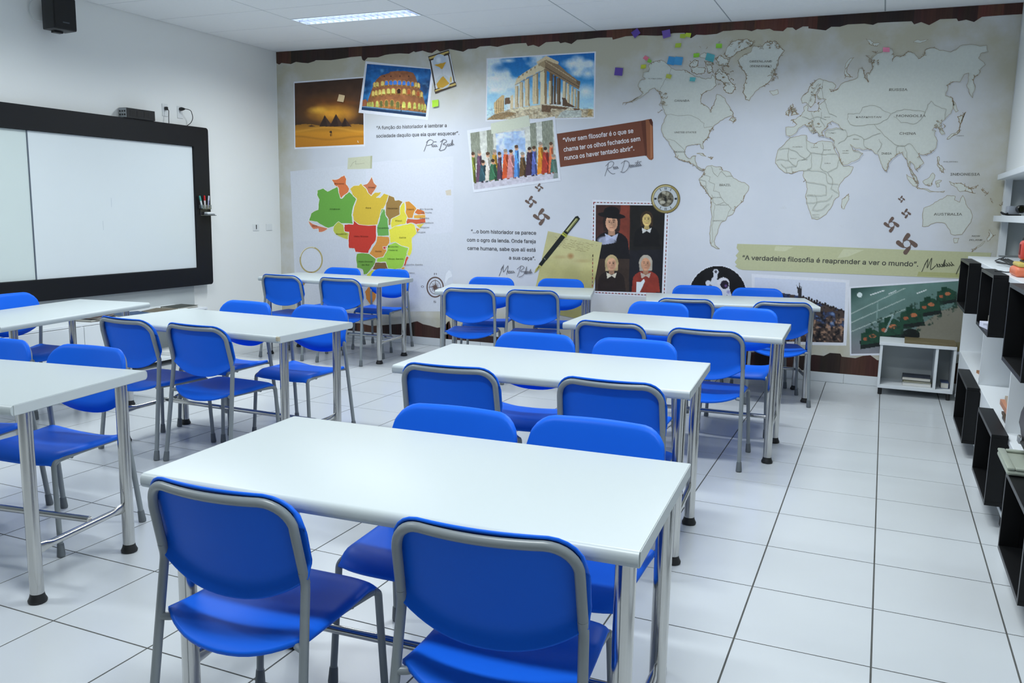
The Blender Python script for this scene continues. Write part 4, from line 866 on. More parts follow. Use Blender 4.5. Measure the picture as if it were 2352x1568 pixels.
# --- world map
world = empty('world_map', parent=mural); world['label'] = 'pale world map with brown coast lines'
LAND, COAST, DARK = up((180,184,178)), up((146,139,122)), up((124,108,84))
rs = random.Random(11)
LM = [(R6,.13,[(320,375),(350,355),(405,343),(425,352),(470,395),(500,410),(550,408),(590,425),(625,450),(660,455),(700,470),(735,465),(745,440),(765,470),(770,510),(745,535),(720,545),(690,560),(670,590),(665,620),(690,645),(720,660),(730,690),(738,690),(738,660),(755,645),(770,600),(775,570),(790,575),(830,600),(850,640),(860,655),(885,700),(875,715),(840,725),(800,745),(770,770),(745,800),(725,830),(720,860),(690,885),(680,900),(685,935),(672,930),(665,905),(640,905),(600,910),(570,920),(560,950),(570,985),(600,1000),(610,985),(635,980),(630,1010),(640,1040),(665,1065),(690,1075),(660,1075),(640,1060),(615,1035),(585,1020),(540,1010),(500,990),(495,960),(475,930),(455,885),(435,870),(412,830),(408,780),(430,730),(440,715),(425,690),(410,640),(405,600),(390,555),(360,530),(330,540),(300,570),(250,600),(190,622),(150,628),(250,590),(285,565),(265,545),(250,520),(265,480),(300,470),(280,455),(285,425),(320,420),(325,395)],.25),
(R6,.16,[(770,420),(790,400),(830,430),(850,455),(880,500),(900,525),(880,560),(855,565),(820,540),(830,500),(800,480),(775,470),(765,440)],.8),(R6,.16,[(590,375),(620,345),(650,350),(645,380),(600,390)],.6),(R6,.16,[(600,400),(640,385),(700,400),(690,430),(640,440),(610,425)],.6),(R6,.15,[(830,290),(850,250),(880,220),(920,208),(980,203),(1015,222),(1005,250),(960,265),(920,285),(890,310),(850,325),(830,310)],.9),(R6,.16,[(660,320),(690,290),(720,300),(700,330)],.7),(R6,.16,[(770,330),(800,310),(860,340),(840,380),(790,380)],.8),(R6,.16,[(700,385),(730,375),(745,410),(715,430)],.8),(R6,.16,[(690,350),(740,350),(750,365),(700,370)],.8),(R6,.16,[(860,740),(885,715),(900,745),(880,755)],.8),
(R6,.13,[(915,345),(950,310),(1000,290),(1020,250),(1080,250),(1100,225),(1160,215),(1190,250),(1225,280),(1195,320),(1185,370),(1165,400),(1150,450),(1110,500),(1060,525),(1020,570),(990,615),(965,605),(950,560),(955,510),(970,470),(960,420),(935,390)],.5),(R6,.14,[(1125,550),(1180,540),(1185,565),(1150,578)],.9),(R6,.12,[(640,965),(680,965),(702,985),(670,977)],.5),(R6,.12,[(715,990),(750,990),(735,1000)],.5),
(R6,.09,[(690,1075),(710,1050),(740,1045),(800,1055),(810,1080),(860,1090),(885,1130),(920,1150),(960,1160),(988,1185),(985,1210),(962,1240),(950,1285),(925,1305),(895,1335),(880,1370),(845,1385),(835,1410),(810,1420),(790,1450),(780,1490),(765,1520),(755,1550),(762,1575),(792,1600),(770,1598),(740,1580),(728,1545),(725,1500),(735,1440),(740,1370),(738,1300),(735,1260),(710,1230),(690,1200),(665,1165),(655,1140),(675,1120),(690,1095)],.15),
(R7,.11,[(133,790),(185,787),(205,770),(172,742),(200,735),(225,715),(245,690),(255,680),(250,655),(270,640),(280,655),(275,680),(310,685),(345,680),(350,640),(375,625),(400,605),(345,600),(340,570),(355,545),(345,540),(330,570),(325,620),(300,655),(285,650),(265,625),(240,630),(232,605),(245,580),(280,555),(290,520),(320,490),(360,467),(400,480),(440,490),(465,515),(450,540),(420,535),(430,550),(470,540),(490,515),(540,485),(575,475),(610,460),(620,400),(640,390),(650,420),(660,460),(680,490),(670,430),(690,430),(710,400),(700,350),(740,300),(780,285),(790,260),(840,270),(850,310),(840,345),(870,315),(910,315),(940,290),(990,300),(1015,335),(1055,310),(1060,275),(1130,265),(1160,280),(1230,290),(1290,250),(1380,240),(1470,245),(1480,290),(1430,300),(1415,330),(1440,350),(1460,375),(1430,400),(1415,440),(1390,450),(1380,480),(1390,540),(1375,595),(1355,570),(1335,510),(1345,460),(1350,430),(1320,440),(1290,490),(1240,490),(1210,510),(1195,580),(1240,595),(1255,640),(1230,700),(1190,740),(1155,770),(1175,800),(1190,835),(1170,840),(1150,795),(1120,790),(1105,810),(1130,815),(1120,840),(1140,880),(1130,930),(1090,965),(1050,975),(1015,965),(1030,1000),(1050,1030),(1020,1060),(1000,1075),(985,1040),(960,1020),(955,1050),(975,1090),(1005,1140),(1015,1165),(990,1150),(965,1100),(945,1050),(940,1010),(920,990),(905,960),(870,970),(855,990),(815,1030),(805,1075),(790,1080),(770,1040),(755,1000),(745,970),(720,960),(700,940),(650,940),(620,930),(590,930),(570,915),(560,905),(580,945),(615,950),(645,965),(620,1000),(570,1020),(530,1040),(510,1040),(490,1000),(470,940),(450,910),(455,880),(440,870),(420,860),(395,855),(390,825),(410,805),(470,795),(500,800),(480,770),(440,750),(410,770),(400,800),(370,825),(385,850),(360,845),(340,820),(320,790),(300,770),(310,800),(330,815),(310,830),(280,790),(260,775),(230,790),(215,800),(190,835),(160,852),(135,845)],.25),
(R7,.14,[(160,645),(180,640),(178,665),(200,690),(210,705),(165,712),(180,690),(165,670)],.8),(R7,.14,[(130,690),(150,675),(158,690),(150,710),(132,708)],.7),(R7,.12,[(520,430),(525,390),(545,345),(585,325),(550,370),(535,420),(565,455),(530,450)],.4),(R7,.15,[(665,200),(690,205),(720,230),(760,235),(740,250),(690,235)],.4),(R7,.15,[(980,225),(1010,205),(1080,205),(1030,230)],.4),(R7,.12,[(1240,600),(1265,640),(1280,680),(1265,690),(1245,640)],.3),(R7,.14,[(1205,870),(1230,840),(1270,825),(1290,790),(1285,740),(1275,720),(1330,690),(1310,720),(1295,770),(1290,820),(1260,840),(1215,870)],.6),
(R7,.08,[(160,860),(200,852),(270,845),(272,880),(320,900),(350,885),(440,890),(450,920),(465,960),(490,1010),(515,1050),(580,1055),(560,1100),(520,1130),(490,1170),(480,1200),(485,1250),(450,1280),(435,1320),(400,1370),(340,1405),(305,1400),(290,1350),(270,1300),(262,1250),(275,1200),(265,1150),(245,1110),(250,1080),(220,1080),(170,1100),(130,1095),(85,1060),(62,1030),(70,980),(80,940),(120,905),(140,880)],.1),
(R7,.1,[(500,1310),(505,1270),(550,1235),(552,1270),(520,1335),(505,1330)],.1),(R7,.12,[(935,1105),(965,1125),(1010,1180),(1000,1190),(960,1160)],.3),(R7,.1,[(1000,1190),(1060,1200),(1130,1220),(1190,1215),(1180,1225),(1090,1222),(1010,1200)],.5),(R7,.12,[(1045,1150),(1080,1130),(1110,1095),(1125,1110),(1110,1150),(1100,1180),(1060,1175)],.3),(R7,.12,[(1130,1150),(1170,1145),(1150,1160),(1155,1185),(1140,1190)],.6),(R7,.14,[(1140,990),(1150,985),(1150,1030),(1180,1060),(1185,1095),(1160,1080),(1140,1040)],.7),(R7,.1,[(1220,1150),(1260,1165),(1310,1170),(1350,1190),(1380,1230),(1330,1215),(1290,1220),(1270,1190),(1235,1175)],.4),
(R7,.08,[(1045,1355),(1050,1330),(1090,1315),(1125,1290),(1165,1270),(1180,1265),(1205,1245),(1260,1250),(1255,1275),(1290,1290),(1300,1260),(1310,1245),(1330,1300),(1360,1340),(1375,1380),(1360,1430),(1335,1460),(1305,1505),(1260,1510),(1230,1500),(1220,1470),(1205,1450),(1190,1430),(1150,1425),(1100,1435),(1080,1450),(1040,1450),(1045,1410)],.1),(R7,.1,[(1250,1530),(1285,1530),(1275,1560),(1255,1562)],.2),
(R9,.1,[(1205,605),(1222,640),(1245,665),(1220,690),(1190,720),(1185,690),(1210,650)],.4),(R9,.1,[(1165,715),(1140,750),(1080,790),(1045,820),(1050,795),(1100,760),(1150,720)],.3),(R9,.1,[(1050,205),(1090,195),(1060,215),(1010,220)],.8),(R9,.1,[(1130,225),(1165,245),(1190,270),(1160,255)],.8),(R9,.1,[(1215,310),(1235,325),(1228,345)],.7),(R9,.1,[(1300,370),(1330,360),(1310,380)],.7)]
for fr, amp, P, dk in LM:
    g = rough(fr.pts(P), amp, 2 if len(P) > 60 else 2, rs); sh = [(g, LAND)]
    on = False
    for k, q in enumerate(ribbon(g, 1.15, True)):
        if rs.random() < .22: on = rs.random() < dk*1.2
        sh.append((q, DARK if on else COAST))
        if on and rs.random() < .6:
            (x,y) = q[0]; dx, dy = rs.uniform(-3,3), rs.uniform(-3,3); sh += [(z, DARK) for z in ribbon([(x,y),(x+dx,y+dy),(x+dx+rs.uniform(-3,3),y+dy+rs.uniform(-3,3))], .9)]
    flat('landmass', sh, world, .0011)
BD = [(R6,[(470,395),(430,470),(395,540)]),(R6,[(440,708),(540,712),(620,720),(660,740),(690,765),(690,795),(745,785)]),(R6,[(437,872),(490,880),(520,905),(560,948)]),(R6,[(690,1110),(730,1120),(720,1150),(760,1170),(750,1215),(790,1225),(825,1290),(870,1330),(845,1385)]),(R6,[(740,1240),(750,1290),(770,1310),(820,1290)]),(R6,[(760,1310),(750,1400),(745,1500),(742,1560)]),(R6,[(735,1050),(750,1090),(780,1120),(805,1085),(840,1120),(880,1118)]),(R6,[(660,1140),(700,1150),(700,1190),(720,1240)]),
(R7,[(540,740),(545,700),(620,700),(640,660),(690,645),(760,660),(830,700),(800,740),(720,770),(640,780),(560,770),(545,745)]),(R7,[(835,700),(870,680),(920,670),(1000,680),(1060,690),(1030,740),(980,770),(900,760),(850,720)]),(R7,[(1060,690),(1075,640),(1100,615),(1140,650),(1200,670),(1190,740)]),(R7,[(720,770),(740,800),(790,850),(850,900),(920,915),(960,900),(1010,965)]),(R7,[(540,850),(600,840),(650,870),(700,850),(760,830)]),(R7,[(650,870),(655,920),(700,940)]),(R7,[(480,900),(520,880),(540,850),(530,810),(500,800)]),(R7,[(740,960),(770,900),(750,870)]),(R7,[(870,970),(870,920),(920,915),(940,1000)]),(R7,[(380,480),(370,540),(380,600),(400,640),(420,700),(470,720)]),(R7,[(280,640),(310,570),(350,500)]),(R7,[(240,720),(290,740),(340,720),(400,740)]),(R7,[(300,690),(320,740),(300,770)]),(R7,[(370,690),(360,740),(390,790)]),
(R7,[(150,930),(210,960),(260,1000),(300,960),(370,970),(375,895)]),(R7,[(265,850),(270,930),(300,960)]),(R7,[(370,970),(470,970)]),(R7,[(90,940),(150,930),(150,1010),(70,1010)]),(R7,[(150,1010),(200,1050),(215,1010),(260,1000)]),(R7,[(300,960),(300,1060),(260,1080)]),(R7,[(370,970),(360,1060),(410,1090),(470,1060),(490,1000)]),(R7,[(250,1080),(320,1080),(400,1100),(410,1160),(480,1170)]),(R7,[(265,1150),(320,1160),(400,1180),(400,1240),(330,1245),(270,1245)]),(R7,[(265,1290),(330,1290),(400,1280),(440,1240)]),(R7,[(330,1245),(335,1300),(310,1340),(370,1340),(420,1300)]),(R7,[(410,1090),(440,1130),(430,1200),(480,1230)]),(R7,[(130,1060),(140,1095)]),(R7,[(170,1050),(175,1098)]),(R7,[(100,1035),(130,1060),(200,1050)])]
scr = []
for k in range(150):      # dense brown shore strokes among the Arctic islands and northern coasts
    fr, cx, cy, rx, ry = [(R6,760,330,130,110),(R6,930,240,90,40),(R6,820,440,70,80),(R6,1120,250,80,30),(R6,410,620,14,60),(R7,330,560,50,80),(R7,170,680,30,30),(R7,320,800,60,50),(R6,1150,440,20,40),(R7,1160,780,30,40),(R7,720,340,40,60)][k%11]
    a, q = rs.uniform(0,2*PI), math.sqrt(rs.random()); x, y = cx+rx*q*math.cos(a), cy+ry*q*math.sin(a); P = [(x,y)]
    for _ in range(rs.randint(3,6)): x += rs.uniform(-11,11); y += rs.uniform(-9,9); P.append((x,y))
    scr += [(z, DARK if k%3 else COAST) for z in ribbon(fr.pts(P), 1.0)]
flat('shore_strokes', scr, world, .0018, 'stuff')
flat('country_borders', [(q, (160,160,150)) for fr, P in BD for q in ribbon(rough(fr.pts(P), .1, 2, rs, False), .9)], world, .0017)
for t, fr, x, y, wd, cap in (('GREENLAND',R6,1066,358,150,6.5),('(DENMARK)',R6,1066,390,142,6.5),('CANADA',R6,541,620,100,6.5),('UNITED STATES',R6,564,830,146,5.5),('MEXICO',R6,525,960,78,5),('BRAZIL',R6,829,1182,76,6.5),('RUSSIA',R7,880,548,122,8),('MONGOLIA',R7,965,722,196,7.5),('KAZAKHSTAN',R7,682,728,166,5.5),('CHINA',R7,943,840,110,8),('INDIA',R7,802,972,68,6.5),('INDONESIA',R7,1326,1112,198,8),('AUSTRALIA',R7,1211,1378,188,8),('NOW',R7,1398,1520,54,4.6),('ZELAND',R7,1396,1546,88,4.6),('ALGERIA',R7,208,925,66,3.8),('LIBYA',R7,322,928,44,3.8),('EGYPT',R7,408,946,50,3.8),('SAUDI',R7,528,950,40,3),('ARABIA',R7,528,966,46,3),('MALI',R7,180,1002,40,3.2),('NIGER',R7,255,1010,38,3.2),('SUDAN',R7,408,1034,40,3.2),('IRAN',R7,598,874,40,3.6),('TURKEY',R7,440,832,52,3.4),('PHILIPPINES',R7,1230,1024,96,3.6),('SOUTH',R7,330,1378,46,3),('AFRICA',R7,330,1392,48,3),('ARGENTINA',R6,784,1417,80,3.4),('BOLIVIA',R6,775,1262,56,3.2),('PARAGUAY',R6,818,1312,74,3),('ALASKA (USA)',R6,362,470,92,3.4),('PERU',R6,690,1185,34,3),('JAPAN',R7,1292,850,50,3),('UKRAINE',R7,404,726,44,3),('ANGOLA',R7,300,1246,54,3)):
    letters('country_name', t, fr(x-wd/2,y), fr(x+wd/2,y), cap, (108,106,98) if cap > 4 else (128,126,116), world, .0024, .008 if cap > 4 else .002)

# --- sticky notes really stuck on the mural
NOTE = {}
def sticky(fr, P, col, label, k, lift=.012):
    nm = 'note_%d_%d_%d' % col
    if nm not in NOTE: NOTE[nm] = mat(nm, tuple(min(255, v*1.08) for v in col), .6, noise=(25, tuple(v*1.02 for v in col)))
    A = [wall_pt(*fr(*p), .008+.0028*(k%2)) for p in P]; V, F = [], []; n = 5
    for j in range(n+1):
        for i in range(n+1):
            a, b = i/n, j/n; p = (A[0]*(1-a)+A[1]*a)*(1-b)+(A[3]*(1-a)+A[2]*a)*b; V.append((p.x, p.y-lift*b*b, p.z))
    for j in range(n):
        for i in range(n): F.append((j*(n+1)+i, (j+1)*(n+1)+i, (j+1)*(n+1)+i+1, j*(n+1)+i+1))
    W_ = len(V); V += [(x, y+.0012, z) for x, y, z in V]; F += [tuple(W_+q for q in f[::-1]) for f in F]
    ring_ = [i for i in range(n)]+[j*(n+1)+n for j in range(n)]+[n*(n+1)+i for i in range(n,0,-1)]+[j*(n+1) for j in range(n,0,-1)]
    for q in range(len(ring_)): a, b = ring_[q], ring_[(q+1)%len(ring_)]; F.append((a, b, W_+b, W_+a))
    o = obj('sticky_note', (V, [], F), NOTE[nm]); tag(o, label, 'sticky note', 'sticky notes on the mural')
PU, LI, GN, TE, BL_, PK = (94,70,160), (178,204,70), (142,206,62), (84,168,176), (58,146,204), (222,120,140)
for k, (fr, P, c, l) in enumerate([
 (R6,[(203,160),(245,130),(268,165),(230,200)],PU,'purple sticky note turned on its corner on the dark plank border'),
 (R6,[(408,150),(462,138),(470,188),(420,203)],(112,88,172),'lighter purple sticky note half on the plank border, right of the tilted one'),
 (R6,[(530,170),(570,168),(565,200),(530,198)],LI,'olive lime sticky note under the torn border, left of an overlapping pair'),
 (R6,[(570,162),(605,164),(600,195),(565,188)],(190,216,66),'bright lime sticky note under the torn border, right of an overlapping pair'),
 (R6,[(500,232),(538,230),(535,260),(497,262)],LI,'small lime sticky note alone below the lime pair'),
 (R6,[(770,235),(810,235),(810,265),(770,265)],GN,'bright green sticky note left of the Arctic islands top'),
 (R6,[(620,300),(660,297),(657,325),(620,328)],GN,'green sticky note left of the teal square one'),
 (R6,[(710,295),(762,310),(752,360),(698,343)],TE,'large teal sticky note on the Canadian Arctic islands'),
 (R6,[(455,318),(500,325),(490,380),(443,370)],BL_,'blue sticky note north of Alaska, left of two side by side'),
 (R6,[(500,320),(550,325),(542,380),(488,375)],(66,152,208),'blue sticky note north of Canada, right of two side by side'),
 (R6,[(297,312),(325,328),(308,350),(283,332)],PK,'small coral pink sticky note northwest of Alaska'),
 (R6,[(320,330),(342,350),(335,365),(312,358)],(132,190,74),'tiny green sticky note touching the coral pink one'),
 (R6,[(270,375),(303,373),(303,400),(268,402)],(196,206,62),'small yellow sticky note just west of Alaska'),
 (R6,[(98,393),(150,397),(146,450),(93,445)],PU,'purple sticky note alone right of the temple picture'),
 (R6,[(440,435),(475,443),(468,470),(435,462)],(188,194,84),'small olive yellow sticky note on the Alaska border'),
 (R6,[(597,458),(635,460),(630,487),(595,485)],(96,184,188),'small teal sticky note on northern Canada'),
 (R7,[(778,258),(823,260),(823,292),(778,290)],(240,142,172),'pink sticky note on the north coast of Russia'),
 (R2,[(1463,748),(1520,740),(1525,800),(1470,812)],(168,216,50),'lime green sticky note below the hourglass'),
 (R2,[(625,692),(678,703),(670,765),(613,755)],(216,190,148),'beige sticky note on the pyramids picture')]): sticky(fr, P, c, l, k)

# ------------------------------------------------------------------ whiteboard on the left wall
XB = XL+.085
wb = empty('whiteboard', (XL,4.8,1.4), label='wide whiteboard in a black frame on the left wall', cat='whiteboard'); wb.location = (0,0,0)
WBW = mat('whiteboard_surface', (222,230,233), .22, noise=(1.2,(217,226,230))); WBG = mat('whiteboard_panel', (212,224,222), .25, noise=(1.2,(207,219,218)))
def rrect_ring(y0, y1, z0, z1, iy0, iy1, iz0, iz1, r, ri, x0, x1):
    bm = bmesh.new()
    def rr(y0,y1,z0,z1,r):
        out = []
        for cy,cz,a0 in ((y1-r,z1-r,0),(y0+r,z1-r,90),(y0+r,z0+r,180),(y1-r,z0+r,270)):
            for k in range(7): a = math.radians(a0+15*k); out.append((cy+r*math.cos(a), cz+r*math.sin(a)))
        return out
    O, I = rr(y0,y1,z0,z1,r), rr(iy0,iy1,iz0,iz1,ri); n = len(O)
    V = [[bm.verts.new((x,y,z)) for y,z in L] for x in (x0,x1) for L in (O,I)]
    for k in range(n):
        q = (k+1)%n
        bm.faces.new((V[2][k],V[2][q],V[3][q],V[3][k])); bm.faces.new((V[0][k],V[1][k],V[1][q],V[0][q])); bm.faces.new((V[0][k],V[0][q],V[2][q],V[2][k])); bm.faces.new((V[1][k],V[3][k],V[3][q],V[1][q]))
    return bm
WY0 = 2.45
obj('frame', rrect_ring(WY0, 6.80, .652, 2.208, WY0+.2, 6.602, .826, 2.018, .03, .008, XL+.03, XB), BLACKF, wb, 30)
obj('backing', bx(XL+.0, XL+.03, WY0+.3, 6.60, .72, 2.10), PANELW, wb)
obj('board_panel', bx(XL+.03, XL+.062, 4.828, 6.60, .828, 2.016, bev=.002), WBW, wb)
obj('board_panel', bx(XL+.03, XL+.058, WY0+.202, 4.820, .828, 2.016, bev=.002), WBG, wb)
obj('panel_joint', bx(XL+.03, XL+.064, 4.8195, 4.8285, .828, 2.016), mat('aluminium_joint',(120,130,142),.35,.6), wb)
# two leftover pen smears
flatm = mat('pen_smear', (196,206,212), .4)
for y0, y1, z0, z1 in ((5.60,5.606,1.42,1.50),(5.50,5.506,1.22,1.30)): obj('pen_smear', bx(XL+.0621, XL+.0624, y0, y1, z0, z1), flatm, wb)
# marker holder and its markers, eraser tray, eraser
CLEAR = mat('clear_acrylic', (225,235,238), .08, trans=.92)
th = empty('marker_holder', (XB,6.70,1.44), label='small clear acrylic marker holder on the right side of the board frame', cat='holder')
bm = bmesh.new(); box(bm, .0005,.045,-.062,.062,-.03,-.026); box(bm, .043,.046,-.062,.062,-.03,.012); box(bm, .0005,.045,-.062,-.059,-.03,.012); box(bm, .0005,.045,.059,.062,-.03,.012)
obj('tray', bm, CLEAR, th)
bm = bmesh.new(); box(bm, .0005,.004,-.05,.05,-.085,-.03); obj('back_plate', bm, mat('smoked_plastic',(52,52,54),.35), th)
for (dy, tilt, c1, c2, lab) in ((-.042,-14,(70,160,150),(214,222,226),'green capped white marker leaning left in the clear holder'),(-.004,-2,(200,28,34),(224,214,214),'red capped white marker upright in the middle of the clear holder'),(.036,8,(196,200,214),(150,150,180),'white and violet marker leaning right in the clear holder')):
    m_ = empty('whiteboard_marker', (XB+.024,6.70+dy,1.4172), label=lab, cat='marker', group='markers in the clear holder'); m_.rotation_euler = (math.radians(-tilt),0,0)
    obj('barrel', lt([(.006,0),(.0088,.004),(.0088,.075),(.007,.08)], 12), mat('barrel_%d'%c2[0], c2, .4), m_, True)
    obj('cap', lt([(.0095,.078),(.0095,.112),(.0085,.124),(.005,.127)], 12), mat('cap_%d'%c1[0], c1, .35), m_, True)
et = obj('eraser_tray', bx(XB+.0005, XB+.075, 6.655, 6.80, 1.345, 1.351, bev=.002), CLEAR); tag(et, 'clear little shelf below the marker holder on the board frame', 'tray')
e = empty('board_eraser', (XB+.04,6.735,1.3515), label='white board eraser lying on the clear little shelf', cat='eraser')
obj('felt_pad', bx(-.026,.026,-.05,.055,0,.01,bev=.002), mat('felt_grey',(120,124,128),.9), e); obj('grip', bx(-.024,.024,-.048,.053,.0102,.03,bev=.006,seg=3), mat('white_plastic',(226,230,232),.35), e, True)
# black control box standing on the board frame
pb = empty('control_box', (XL+.052,5.94,2.2085), label='black control box with silver ports standing on the whiteboard frame', cat='device')
obj('housing', bx(-.045,.05,-.16,.17,0,.088,bev=.003), mat('black_plastic',(20,21,24),.35), pb); obj('port_plate', bx(-.04,.051,-.163,-.1605,.004,.084), mat('port_silver',(150,156,160),.35,.6), pb)
for k in range(6): obj('port', lt([(.008,0),(.008,.003),(.005,.003)], 10, Matrix.Translation((-.022+.028*(k%3),-.163,.028+.03*(k//3))) @ Matrix.Rotation(PI/2,4,'X')), RUBBER, pb)
for k in range(3): obj('vent_slot', bx(.0502,.0515,-.12+.08*k,-.06+.08*k,.02,.07,bev=.0004), mat('slot_black',(8,8,9),.6), pb)
PLATE = mat('socket_plate', (224,228,229), .4)
def socket(y, z, lab, slot=None, w=.07, h=.115):
    r = empty('wall_socket', (XL,y,z), label=lab, cat='socket'); obj('cover_plate', bx(.0005,.006,-w/2,w/2,-h/2,h/2,bev=.0025,seg=2), PLATE, r)
    return r
s1 = socket(6.33,2.335,'white wall socket above the board with a thin black cable')
obj('plug', bx(.006,.035,-.012,.012,.0,.03,bev=.004), RUBBER, s1)
s2 = socket(6.56,2.335,'white wall socket above the board corner with a black round plug'); s2.location = (XL,6.52,2.335)
obj('plug', lt([(.016,0),(.018,.02),(.012,.045),(.006,.06)], 12, Matrix.Translation((.006,0,.03)) @ Matrix.Rotation(PI/2,4,'Y')), RUBBER, s2, True)
CB = mat('black_cable', (24,25,27), .5)
c = obj('power_cable', tb(fillet([(XL+.036,6.33,2.345),(XL+.05,6.33,2.33),(XL+.05,6.325,2.26),(XL+.06,6.315,2.2125)], .02), .0035, 8), CB, None, True); tag(c, 'short black cable hanging from the left socket to the board', 'cable')
c = obj('power_cable', tb(fillet([(XL+.072,6.52,2.365),(XL+.09,6.575,2.36),(XL+.07,6.62,2.29),(XL+.06,6.60,2.24),(XL+.06,6.55,2.2125)], .05), .0035, 8), CB, None, True); tag(c, 'looping black cable from the right socket down to the board', 'cable')
s3 = socket(7.575,1.215,'small white wall outlet with a black slot near the room corner', w=.10, h=.075)
obj('slot', bx(.006,.008,-.006,.008,-.02,.028,bev=.001), RUBBER, s3)
s4 = socket(7.795,1.215,'blank white wall plate closest to the room corner', w=.10, h=.075); s4['category'] = 'wall plate'
# loudspeaker
sp = empty('wall_speaker', (XL+.16,5.10,2.94), label='black loudspeaker on a bracket high on the left wall', cat='speaker'); sp.rotation_euler = (0,0,math.radians(-8))
SPK = mat('speaker_black',(15,16,18),.4); 
bm = bmesh.new(); box(bm, -.075,.085,-.095,.095,-.125,.125,bev=.008,seg=2); obj('cabinet', bm, SPK, sp, 30)
obj('grille', bx(.0852,.093,-.09,.09,-.118,.118,bev=.004), mat('speaker_grille',(19,20,22),.7,bump=(400,.5)), sp)
obj('name_plate', bx(.0932,.0942,-.025,.03,-.075,-.066), mat('plate_grey',(84,88,94),.3,.8), sp)
bm = bmesh.new(); box(bm, -.155,-.075,-.02,.02,-.02,.02,bev=.004); box(bm, -.16,-.148,-.04,.04,-.06,.06,bev=.003); obj('bracket', bm, SPK, sp)
bm = bmesh.new(); box(bm, -.06,-.01,-.035,.035,-.14,-.125); obj('bracket_foot', bm, SPK, sp)
c = obj('speaker_cable', tb(fillet([(XL+.03,5.02,3.06),(XL+.02,4.955,3.02),(XL+.02,4.945,2.93),(XL+.03,4.99,2.88),(XL+.09,5.03,2.88)], .06), .003, 8), mat('white_cable',(206,212,212),.5), None, True); tag(c, 'thin white cable looping beside the loudspeaker', 'cable')

# ------------------------------------------------------------------ low cabinet under the whiteboard
lc = empty('low_cabinet', label='low white cabinet with doors and open bay under the whiteboard', cat='cabinet')
X0, X1, Z1 = XL+.03, -5.90, .487
obj('top_board', bx(X0, X1+.004, 2.9, 6.30, Z1-.02, Z1, bev=.0015), WHITE, lc); obj('base_board', bx(X0, X1, 2.9, 6.30, .052, .077, bev=.0015), WHITE, lc)
for y in (2.9, 4.885, 5.24, 6.282): obj('side_panel', bx(X0, X1-.002, y, y+.018, .077, Z1-.02), WHITE, lc)
obj('back_panel', bx(X0, X0+.006, 2.918, 6.28, .077, Z1-.02), PANELW, lc)
for y0, y1 in ((2.91,3.905),(3.91,4.897),(4.903,5.245)): obj('door', bx(X1-.002, X1+.016, y0, y1, .08, Z1-.024, bev=.0012), WHITE, lc)
for y in (3.0,4.6,6.2): obj('foot', bx(X0+.05, X1-.03, y-.02, y+.02, 0, .052, bev=.003), BLACKM, lc)
def book(x, y, z, w, d, h, rz, col, lab, grp, cat='book', page=(206,204,194)):
    r = empty('book' if cat == 'book' else 'magazine', (x,y,z), rz, lab, cat, grp)
    cm = mat('cover_%d_%d_%d'%col, col, .4, noise=(12, tuple(v*.86 for v in col))); pm = mat('page_%d'%page[0], page, .8)
    bm = bmesh.new(); t = min(.003, h*.2); box(bm, -w/2,w/2,-d/2,d/2,0,t); box(bm, -w/2,w/2,-d/2,d/2,h-t,h); box(bm, -w/2,-w/2+.003,-d/2,d/2,t,h-t)
    obj('cover', bm, cm, r); obj('pages', bx(-w/2+.003,w/2-.004,-d/2+.004,d/2-.004,t,h-t), pm, r)
    return r
gB = 'books lying on the low cabinet'
zz = Z1+.0005
for (x,y,w,d,h,rz,c,l) in ((-6.02,5.12,.20,.28,.022,.1,(30,32,36),'black covered book nearest the desk on the low cabinet'),(-6.03,5.50,.20,.27,.014,-.2,(60,90,130),'blue covered book lying flat in the middle of the low cabinet'),(-6.00,5.80,.19,.26,.016,.3,(120,110,90),'tan covered book lying flat on the low cabinet'),(-6.05,6.10,.20,.27,.02,.05,(70,74,66),'dark olive book at the far end of the low cabinet')): book(x,y,zz,w,d,h,rz,c,l,gB)
book(-6.02,5.13,zz+.0225,.19,.26,.014,.35,(84,60,54),'brown book on top of the black one on the low cabinet',gB)
b_ = bx(-.09,.09,-.12,.12,0,.035,bev=.002); o = obj('paper_stack', b_, mat('paper_white',(224,226,226),.7), None, loc=(-6.05,5.95,.0775), rz=.2); tag(o, 'stack of white paper inside the open bay of the low cabinet', 'paper')

# ------------------------------------------------------------------ low shelf against the mural
ls = empty('low_shelf', label='low white open shelf on feet against the mural, with one divider', cat='shelf')
BY0, BY1 = 7.62, 7.972; BX0, BX1 = .046, .612
obj('top_board', bx(BX0-.008, BX1, BY0-.006, BY1, .419, .444, bev=.0015), WHITE, ls); obj('base_board', bx(BX0, BX1, BY0, BY1, .058, .086, bev=.0015), WHITE, ls)
for x in (BX0, .462, BX1-.02): obj('side_panel', bx(x, x+.02, BY0, BY1, .086, .419), WHITE, ls)
obj('back_panel', bx(BX0+.02, BX1-.02, BY1-.012, BY1-.002, .086, .419), PANELW, ls)
for x, y in ((BX0+.025,BY0+.03),(BX1-.03,BY0+.03),(BX0+.025,BY1-.05),(BX1-.03,BY1-.05)): obj('foot', lt([(.014,0),(.016,.004),(.016,.05),(.013,.058)], 12, Matrix.Translation((x,y,0))), RUBBER, ls, True)
gL = 'books in the low shelf'
book(.345,7.76,.0865,.215,.18,.03,PI,(206,208,206),'white book at the bottom of the pile in the low shelf',gL,page=(224,224,220)); book(.343,7.76,.117,.21,.18,.014,PI+.03,(120,120,70),'olive spined book between white and navy ones in the low shelf',gL); book(.342,7.765,.1315,.215,.185,.03,PI-.04,(44,50,66),'thick navy book on top of the pile in the low shelf',gL)
book(.553,7.76,.0865,.06,.14,.05,PI,(70,86,124),'blue book alone in the narrow right bay of the low shelf',gL)
